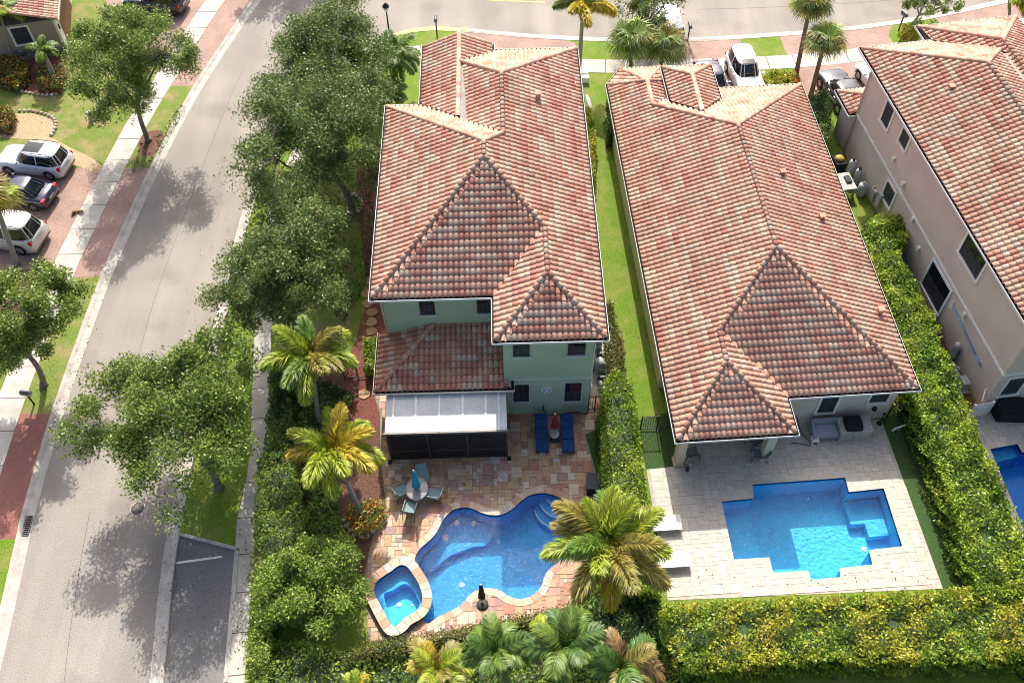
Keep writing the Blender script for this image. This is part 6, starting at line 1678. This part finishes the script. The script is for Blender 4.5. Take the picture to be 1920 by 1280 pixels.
MB().tube([(0, 0, -.05), (-.2, 0, -.1), (-.45, .0, .05)], .025, 6).build('mast', MT['tank'], d); MB().tube([(.1, 0, -.05), (.5, 0, .2)], .012, 6).build('feed_arm', MT['tank'], d)
for k, (q, lab) in enumerate((((1094, 146), 'small white utility box on the lawn by the top sidewalk'), ((1096, 156), 'small white utility box nearer the croton row'))):
    p = spot(*q); u = empty('utility_box', p + (G0,), 0, lab, 'utility box'); MB().box(-.28, .28, -.16, .16, 0, .42).build('cabinet', MT['trim_white'], u); MB().box(-.30, .30, -.18, .18, .421, .46).build('lid', MT['trim_white'], u)

# stepping stones in the mulch
MT['flag'] = [mat('flagstone_tan', (.42, .28, .15), .8, .2, 3, grain=.12, gscale=20), mat('flagstone_ochre', (.36, .22, .11), .8, .2, 3, grain=.12, gscale=20)]
rr = random.Random(8)
sx = [(692, 528, 'topmost'), (688, 553, 'second'), (691, 571, 'third'), (699, 588, 'fourth'), (697, 607, 'fifth'), (698, 623, 'sixth'), (683, 742, 'lowest')]
for x, y, nm in sx:
    p = spot(x, y); s = empty('stepping_stone', p + (G0 + .008,), rr.uniform(0, 3), f'tan flagstone in the mulch left of the sage house, {nm} of the line', 'stepping stone', 'stepping stones')
    P = [(.36 * rr.uniform(.75, 1.1) * math.cos(a), .34 * rr.uniform(.75, 1.1) * math.sin(a)) for a in np.linspace(0, 2 * math.pi, 9)[:-1]]
    MB().prism(P, 0, .05).build('slab', rr.choice(MT['flag']), s)

# ================================================================ LANAI AND PATIO OF THE CREAM HOUSE
MT['wicker'] = mat('wicker_grey', (.27, .29, .31), .8, .15, 12, grain=.15, gscale=50); MT['charcoal'] = mat('cover_black', (.012, .012, .014), .85, .2, 4); MT['ledger'] = mat('island_stone', (.42, .38, .33), .85, .25, 7, grain=.2, gscale=25)
def L2p(x, y): return L2(x, y)
# bench
b_ = empty('patio_bench', L2(8.35, 1.55) + (PZ,), A2, 'grey woven bench under the tall window of the cream house', 'bench'); b_.scale = (1, 1.15, 1)
MB().box(-.62, .62, -.32, .34, .30, .42).build('seat', MT['wicker'], b_); MB().box(-.62, .62, .345, .43, .30, .95).build('backrest', MT['wicker'], b_)
for s in (-1, 1):
    MB().add([(s * .62, -.36, .0), (s * .70, -.36, .0), (s * .70, .42, .0), (s * .62, .42, .0), (s * .63, -.38, .58), (s * .74, -.38, .60), (s * .72, .43, .88), (s * .63, .43, .88)], [(0, 3, 2, 1), (4, 5, 6, 7), (0, 1, 5, 4), (1, 2, 6, 5), (2, 3, 7, 6), (3, 0, 4, 7)]).build('armrest', MT['wicker'], b_)
MB().box(-.60, .60, -.30, .32, .425, .50).build('cushion', mat('cushion_grey', (.33, .35, .38), .8, .1, 4), b_)
# grill island
g_ = empty('grill_island', L2(9.75, 1.55) + (PZ,), A2, 'stone grill island with a black covered grill on top', 'grill')
MB().box(-.75, .85, -.42, .45, 0, .86).build('base', MT['ledger'], g_); MB().box(-.80, .90, -.47, .50, .861, .91).build('counter', MT['ledger'], g_)
MB().box(-.42, .30, -.445, -.421, .08, .80).build('cabinet_door', MT['tank'], g_); MB().box(-.07, -.04, -.47, -.446, .35, .55).build('handle', MT['steel_dark'], g_)
V = []
for z, k in ((.91, 1.0), (1.02, 1.05), (1.20, .98), (1.27, .80)):
    V.append([(x * k, y * k, z) for x, y in ((-.50, -.40), (.28, -.40), (.34, .0), (.28, .40), (-.50, .40), (-.55, 0))])
m_ = MB(); loft(m_, V, smooth=False); m_.build('grill_cover', MT['charcoal'], g_)
# hose box and hose
p = spot(1524, 832); hb = empty('hose_box', p + (PZ,), A2, 'small pale hose box with green front on the patio', 'hose box')
MB().box(-.18, .18, -.18, .18, 0, .42).build('box', MT['trim'], hb); MB().box(-.10, .10, -.20, -.181, .12, .32).build('panel', mat('panel_green', (.03, .12, .04), .5, .1, 5), hb)
hp = [spot(1487, 795) + (.9,), spot(1492, 800) + (.5,), spot(1502, 815) + (PZ + .05,), spot(1514, 828) + (PZ + .03,), spot(1518, 838) + (PZ + .03,), spot(1506, 836) + (PZ + .03,), spot(1492, 833) + (PZ + .03,), spot(1482, 834) + (PZ + .03,)]
hs = empty('garden_hose', hp[4], 0, 'thin black hose running from the lanai corner to the hose box', 'hose')
MB().tube([Vector(q) - Vector(hp[4]) for q in catmull(hp, closed=False, sub=4)], .018, 6).build('tubing', MT['black_metal'], hs)
MT['sling_grey'] = mat('sling_grey', (.16, .17, .19), .8, .1, 8)
lg = 'grey chairs under the lanai'
sling_chair('grey patio chair beside the left lanai column', spot(1294, 858), R(-80), lg, MT['sling_grey'], MT['steel_dark'])
sling_chair('grey patio chair beside the right lanai column', spot(1420, 860), R(85), lg, MT['sling_grey'], MT['steel_dark'])
sling_chair('grey patio chair deeper under the lanai roof', spot(1412, 836), R(120), lg, MT['sling_grey'], MT['steel_dark'])
p = spot(1292, 880); s_ = empty('garden_statue', p + (PZ,), 0, 'small weathered lantern statue at the left lanai column', 'statue')
MB().lathe([(.12, 0), (.12, .06), (.05, .10), (.06, .25), (.13, .30), (.10, .42), (.15, .46), (.03, .58), (0, .60)], n=12).build('body', MT['tank'], s_)
MB().lathe([(.08, 0), (.10, .1), (.06, .3), (0, .3)], (-.14, -.14, 0), 10).build('pot', MT['black_metal'], s_)
MT['sling_white'] = mat('sling_white', (.66, .64, .58), .7, .05, 6)
def lounger(label, px):
    p = spot(*px); root = empty('pool_lounger', p + (PZ,), A2, label, 'lounge chair', 'white pool loungers')
    MB().box(-1.55, .55, -.33, .36, .335, .35).build('sling', MT['sling_white'], root)
    for y0, y1 in ((-.38, -.331), (.361, .41)): MB().box(-1.6, .6, y0, y1, .31, .36).build('side_rail', MT['metal_white'], root)
    MB().box(.551, .60, -.33, .36, .31, .36).build('end_rail', MT['metal_white'], root)
    for x in (-1.45, .52):
        for y in (-.355, .385): MB().box(x - .02, x + .02, y - .02, y + .02, 0, .31).build('leg', MT['metal_white'], root)
lounger('white sling lounger end, upper of two beside the large foxtail palm', (1252, 988)); lounger('white sling lounger end, lower of two beside the large foxtail palm', (1268, 1056))
p = spot(1647, 796); br_ = empty('grill_brush', p + (PZ,), 0, 'black upright tool on round base at the house corner', 'tool stand')
MB().lathe([(.14, 0), (.14, .05), (.04, .09), (.025, .85), (.07, .88), (.07, .98), (0, 1.0)], n=12).build('stand', MT['black_metal'], br_)
p = L2(11.0, 2.36); pl = empty('wall_planter', p + (1.15,), A2, 'dark oval object hung on the cream wall by the grill', 'ornament')
MB().lathe([(.05, -.16), (.13, -.08), (.13, .06), (.07, .16), (0, .17)], n=12).build('body', MT['black_metal'], pl)
p = spot(1680, 812); sp2 = empty('standpipe', p + (G0,), R(10), 'bent white pipe fitting standing on the green turf strip', 'pipe')
MB().tube([(-.35, 0, .25), (-.2, 0, .45), (.35, .05, .55)], .05, 8).build('pipe', MT['pvc'], sp2); MB().tube([(.05, .02, 0), (.05, .02, .5)], .03, 8).build('riser', MT['tank'], sp2)

# ================================================================ SIDE YARD OF THE PINK HOUSE
p = spot(1890, 778); bx = empty('covered_box', p + (PZ,), A3 - R(8), 'large black covered box on the patio of the pink house', 'box')
MB().prism([(-.85, -.5), (.75, -.58), (.95, .1), (.6, .55), (-.6, .55), (-.95, .15)], 0, .75).build('cover', MT['charcoal'], bx); MB().prism([(-.75, -.42), (.68, -.5), (.85, .1), (.55, .48), (-.55, .48), (-.85, .13)], .751, .80).build('top', MT['charcoal'], bx)
a, b = spot(1812, 784), spot(1838, 779); root = empty('vinyl_fence', a + (G0,), math.atan2(b[1] - a[1], b[0] - a[0]), 'low white slatted vinyl fence at the pink house corner', 'fence')
L_ = math.hypot(b[0] - a[0], b[1] - a[1]) + .25
for k in range(5): MB().box(0, L_, -.015, .015, .08 + k * .22, .08 + k * .22 + .20).build('slat', MT['trim_white'], root)
for x in (0, L_): MB().box(x - .06, x + .06, -.06, .06, 0, 1.22).build('post', MT['trim_white'], root)
MB().tube([(L_ - .4, .3, .9), (L_ - .1, .75, 1.25), (L_ + .25, .75, 1.25), (L_ + .3, .2, 1.1)], .05, 6, smooth=False).build('top_rail', MT['trim_white'], root)
filter_set('dark pool filter set behind the white vinyl fence', L3(-.95, 2.1), A3, True)
p = L3(-.12, 3.35); eb = empty('electric_panel', p + (.35,), A3, 'grey-green electric panel with meter on the pink wall', 'panel')
MB().box(-.12, .11, -.2, .2, 0, .9).build('cabinet', MT['tank'], eb); MB().tube([(-.02, 0, 1.05), (-.24, 0, 1.05)], .14, 14).build('meter', MT['trim_white'], eb); MB().tube([(-.05, -.3, .8), (-.12, -.4, .2), (-.1, -.2, -.2)], .025, 6).build('conduit', MT['black_metal'], eb)
a, b = L3(-.10, 5.15), L3(-.10, 2.05); MT['pole_blue'] = mat('pole_blue', (.10, .27, .50), .4, .1, 3)
po = empty('pool_pole', a + (2.45,), 0, 'blue pool cleaning pole with brush hung along the pink wall', 'pole')
MB().tube([(0, 0, 0), (b[0] - a[0], b[1] - a[1], -.35)], .035, 8).build('shaft', MT['pole_blue'], po); MB().bar((-.05, .05, -.18), (.0, .28, .14), .14, .07).build('brush_head', MT['trim_white'], po)
MB().tube([(b[0] - a[0] * 1, b[1] - a[1], -.35), ((b[0] - a[0]) * 1.22, (b[1] - a[1]) * 1.22, -.44)], .045, 8).build('grip', MT['pole_blue'], po) if False else MB().tube([(b[0] - a[0], b[1] - a[1], -.35), ((b[0] - a[0]) * 1.2, (b[1] - a[1]) * 1.2, -.44)], .045, 8).build('grip', MT['pole_blue'], po)
MT['tank_pale'] = mat('tank_pale', (.46, .50, .52), .45, .08, 3); MT['box_pale'] = mat('equipment_beige', (.42, .42, .38), .6, .1, 3)
for k, (x, y, r, h, lab) in enumerate(((-.55, 18.1, .22, 1.35, 'tall pale water tank, upper of the row by the pink wall'), (-.40, 17.35, .19, 1.25, 'tall pale water tank, middle of the row by the pink wall'), (-.42, 16.35, .28, .95, 'short wide pale tank, lowest of the row by the pink wall'))):
    p = L3(x, y); tk = empty('water_tank', p + (G0,), 0, lab, 'tank', 'water tanks'); MB().lathe([(r * .9, 0), (r, .05), (r, h * .85), (r * .8, h * .96), (r * .3, h), (0, h)], n=18).build('tank', MT['tank_pale'], tk)
    MB().lathe([(.09, h), (.09, h + .12), (.05, h + .16), (0, h + .16)], n=10).build('valve_head', MT['black_metal'] if k < 2 else MT['tank_pale'], tk)
p = L3(-1.35, 16.9); gn = empty('generator', p + (G0,), A3, 'beige standby equipment box on the narrow side lawn', 'generator')
MB().box(-.42, .42, -.7, .7, 0, .75).build('housing', MT['box_pale'], gn); MB().box(-.46, .46, -.74, .74, .751, .80).build('lid', MT['box_pale'], gn); MB().box(-.05, .3, -.2, .35, .801, .93).build('valve', MT['bin'], gn)
p = L3(-1.15, 18.7); tb_ = empty('trash_bin', p + (G0,), A3, 'open black bin with yellow bag beside the beige box', 'bin')
MB().prism([(-.35, -.45), (.35, -.45), (.40, .45), (-.40, .45)], 0, .95).build('body', MT['charcoal'], tb_); MB().lathe([(.30, 0), (.32, .08), (.2, .2), (0, .24)], (0, .05, .95), 9).build('bag', mat('bag_yellow', (.40, .30, .06), .5, .4, 8), tb_)
p = L3(-1.9, 21.2); tl = empty('kayak', p + (G0,), A3 + R(18), 'turquoise plastic tub edge behind the tall dark hedge', 'tub'); tl.name = 'plastic_tub'
MB().prism([(-.3, -1.0), (.3, -1.0), (.35, 1.0), (-.35, 1.0)], 0, .5).build('body', mat('tub_teal', (.03, .38, .30), .4, .1, 3), tl); MB().prism([(-.34, -1.04), (.34, -1.04), (.39, 1.04), (-.39, 1.04)], .501, .54).build('rim', mat('tub_rim', (.05, .45, .37), .4, .1, 3), tl)
for k, (y, z, h, lab) in enumerate(((14.75, .7, 1.0, 'grey meter cabinet on the pink wall, taller one'), (15.5, .6, .7, 'grey meter cabinet on the pink wall, shorter one'))):
    p = L3(-.09, y); mb_ = empty('meter_box', p + (z,), A3, lab, 'meter box'); MB().box(-.13, .085, -.22, .22, 0, h).build('cabinet', MT['box_pale'], mb_); MB().tube([(-.04, 0, -.5), (-.04, 0, 0)], .03, 6).build('conduit', MT['box_pale'], mb_)
p = L3(-.45, 8.6); ac = empty('air_conditioner', L3(-1.0, 4.75) + (G0,), A3, 'dark outdoor air conditioner unit between hedge and pink wall', 'air conditioner')
MB().box(-.4, .4, -.45, .45, 0, .8).build('cabinet', MT['black_metal'], ac); MB().lathe([(.34, .81), (.34, .84), (.1, .86), (0, .86)], n=18).build('fan_grille', MT['tank'], ac); MB().bar((-.5, -.5, .9), (.45, -.5, .9), .05, .05).build('guard_rail', MT['trim_white'], ac)

# ================================================================ STREET FURNITURE
def lamp_post(label, px, h):
    p = spot(*px); root = empty('street_lamp', p + (G0,), 0, label, 'street lamp')
    MB().lathe([(.14, 0), (.14, .2), (.07, .3), (.05, h)], n=10).build('post', MT['black_metal'], root)
    MB().lathe([(.06, h), (.15, h + .12), (.22, h + .42), (.05, h + .50)], n=10).build('lantern', MT['lamp'], root)
    MB().lathe([(.26, h + .42), (.20, h + .56), (.05, h + .70), (0, h + .78)], n=10).build('cap', MT['black_metal'], root)
lamp_post('black street lamp with pale lantern at the corner by the date palm', (732, 78), 2.4)
def mailbox(label, px, h=1.35, rz=0):
    p = spot(*px); root = empty('mailbox', p + (G0,), rz, label, 'mailbox', 'black mailboxes')
    MB().tube([(0, 0, 0), (0, 0, h)], .05, 8).build('post', MT['black_metal'], root)
    V = []
    for y in (-.28, .28): V.append([(.13 * math.cos(a), y, h + .12 + .16 * math.sin(a)) for a in np.linspace(0, math.pi, 9)] + [(-.13, y, h), (.13, y, h)])
    m_ = MB(); n = 11; m_.add(V[0] + V[1], [(k, (k + 1) % n, n + (k + 1) % n, n + k) for k in range(n)] + [tuple(range(n)), tuple(range(n, 2 * n))[::-1]]); m_.build('box', MT['car_grey'], root)
mailbox('black mailbox on the corner lawn at the roof peak', (820, 72), 1.45); mailbox('black mailbox beside the round gold-green bush', (1684, 60), 1.3, R(20)); mailbox('black mailbox at the kerb right of the twin fan palms', (1289, 79), 1.2); mailbox('black mailbox under the bright green street oak', (66, 760), 1.0, R(80))
p = spot(173, 228); u = empty('utility_bollard', p + (G0,), R(10), 'small pale utility pedestal on the lawn under the small street oak', 'utility box')
MB().lathe([(.14, 0), (.14, .62), (.16, .63), (.16, .72), (.05, .76), (0, .76)], n=12).build('pedestal', MT['tank_pale'], u)
# storm drain in the gutter
a, b = np.array(spot(52, 968)), np.array(spot(42, 1004)); c_ = (a + b) / 2 + np.array([.02, 0]); L_ = np.hypot(*(a - b))
gr = empty('storm_drain', (c_[0], c_[1], .03), math.atan2((a - b)[1], (a - b)[0]), 'iron storm drain grate in the left gutter', 'drain')
MB().box(-L_ / 2, L_ / 2, -.27, .27, -.02, .012).build('pit', MT['dark'], gr)
MT['iron'] = mat('cast_iron', (.16, .13, .12), .7, .2, 8)
for x in np.linspace(-L_ / 2, L_ / 2, 11): MB().box(x - .018, x + .018, -.27, .27, .013, .04).build('bar', MT['iron'], gr)
for y in (-.27, 0, .27): MB().box(-L_ / 2, L_ / 2, y - .02, y + .02, .041, .05).build('bar', MT['iron'], gr)
mh = spot(258, 953); m_ = empty('manhole_cover', mh + (.002,), 0, 'round dark manhole cover in the street below the airy oak', 'manhole cover'); MB().lathe([(.32, 0), (.32, .01), (.0, .012)], n=24).build('lid', MT['iron'], m_); MB().lathe([(.38, 0), (.38, .008), (.33, .009)], n=24).build('rim', MT['concrete'], m_)
# a fallen palm frond on the drive
p = spot(147, 400); fb = empty('fallen_frond', p + (G0 + .02,), R(100), 'dry brown palm frond lying at the drive edge', 'frond'); o = link('blade', frond('fan', 'brown', .95, .5, 1), fb, (-.4, 0, .05)); o.rotation_euler = (0, R(38), 0)
# edging stones round the beds
MT['edge'] = [mat('edging_stone', (.44, .40, .34), .9, .25, 4, grain=.15), mat('edging_stone_tan', (.40, .31, .22), .9, .25, 4, grain=.15)]
def edging(label, px, step=.33, r=.13):
    line = catmull(spots(px), closed=False, sub=6); P = np.array(line); s = np.concatenate([[0], np.cumsum(np.hypot(*np.diff(P, axis=0).T))])
    o0 = line[0]; root = empty('stone_edging', (o0[0], o0[1], G0), 0, label, 'edging', 'stone edgings of the beds')
    rr = random.Random(len(px)); t = 0
    while t < s[-1]:
        x, y = np.interp(t, s, P[:, 0]) - o0[0], np.interp(t, s, P[:, 1]) - o0[1]
        q = [(x + r * rr.uniform(.8, 1.2) * math.cos(a), y + r * rr.uniform(.8, 1.2) * math.sin(a)) for a in np.linspace(0, 2 * math.pi, 8)[:-1]]
        m_ = MB(); n = len(q); m_.prism(q, 0, .10, top=False); m_.add([(a, b, .10) for a, b in q] + [(x + (a - x) * .6, y + (b - y) * .6, .15) for a, b in q], [(k, (k + 1) % n, n + (k + 1) % n, n + k) for k in range(n)] + [tuple(range(n, 2 * n))]); m_.build('stone', rr.choice(MT['edge']), root)
        t += step
edging('stone edging round the croton bed of the tan house', [(2, 162), (40, 174), (90, 182), (118, 174), (132, 152)])
edging('stone edging round the upper gravel bed', [(98, 256), (106, 240), (98, 222), (60, 211), (30, 212)])
edging('stone edging round the ixora bush beside the yellow palm', [(645, 978), (660, 1000), (685, 1008), (706, 992)])
edging('curved pale edging stones under the broad oak trunk', [(664, 368), (676, 378), (678, 392), (664, 406), (646, 414)], .3, .15)
# fallen leaves on the turf
rng = np.random.default_rng(3); C = []
for q in range(90):
    y = rng.uniform(800, 1060); x = 1700 + (y - 780) * .36 + rng.normal() * 12 + 8; p = spot(x, y); C.append((p[0], p[1], G0 + .03))
me = leaf_mesh('fallen_leaves', np.array(C), .14, rng, [FR['brown'], FR['olive']], pick(rng, len(C), (3, 1)), up=2.0, aspect=.6)
tag(link('fallen_leaves', me), 'dry brown leaves scattered on the turf beside the long hedge', 'leaves', kind='stuff')

C = []
for (x0, y0, x1, y1, sd, k) in ((215, 470, 120, 760, 10, 60), (330, 950, 300, 1270, 14, 90), (390, 1050, 360, 1270, 26, 60), (450, 300, 345, 640, 16, 60), (395, 900, 420, 990, 18, 60), (1150, 300, 1215, 700, 8, 50), (60, 560, 110, 760, 14, 60), (200, 200, 90, 290, 25, 60), (470, 900, 440, 1270, 8, 50), (1300, 1090, 1740, 1085, 10, 40), (700, 960, 740, 880, 8, 25)):
    t_ = rng.random(k)
    for t in t_:
        p = spot(x0 + (x1 - x0) * t + rng.normal() * sd, y0 + (y1 - y0) * t + rng.normal() * sd); C.append((p[0], p[1], G0 + .05))
me = leaf_mesh('leaf_litter', np.array(C), .10, rng, [FR['brown'], FR['olive'], MT['soil']], pick(rng, len(C), (2, 1, 2)), up=2.5, aspect=.55)
tag(link('leaf_litter', me), 'scattered leaf litter along the gutters, lawns and sidewalks', 'leaves', kind='stuff')
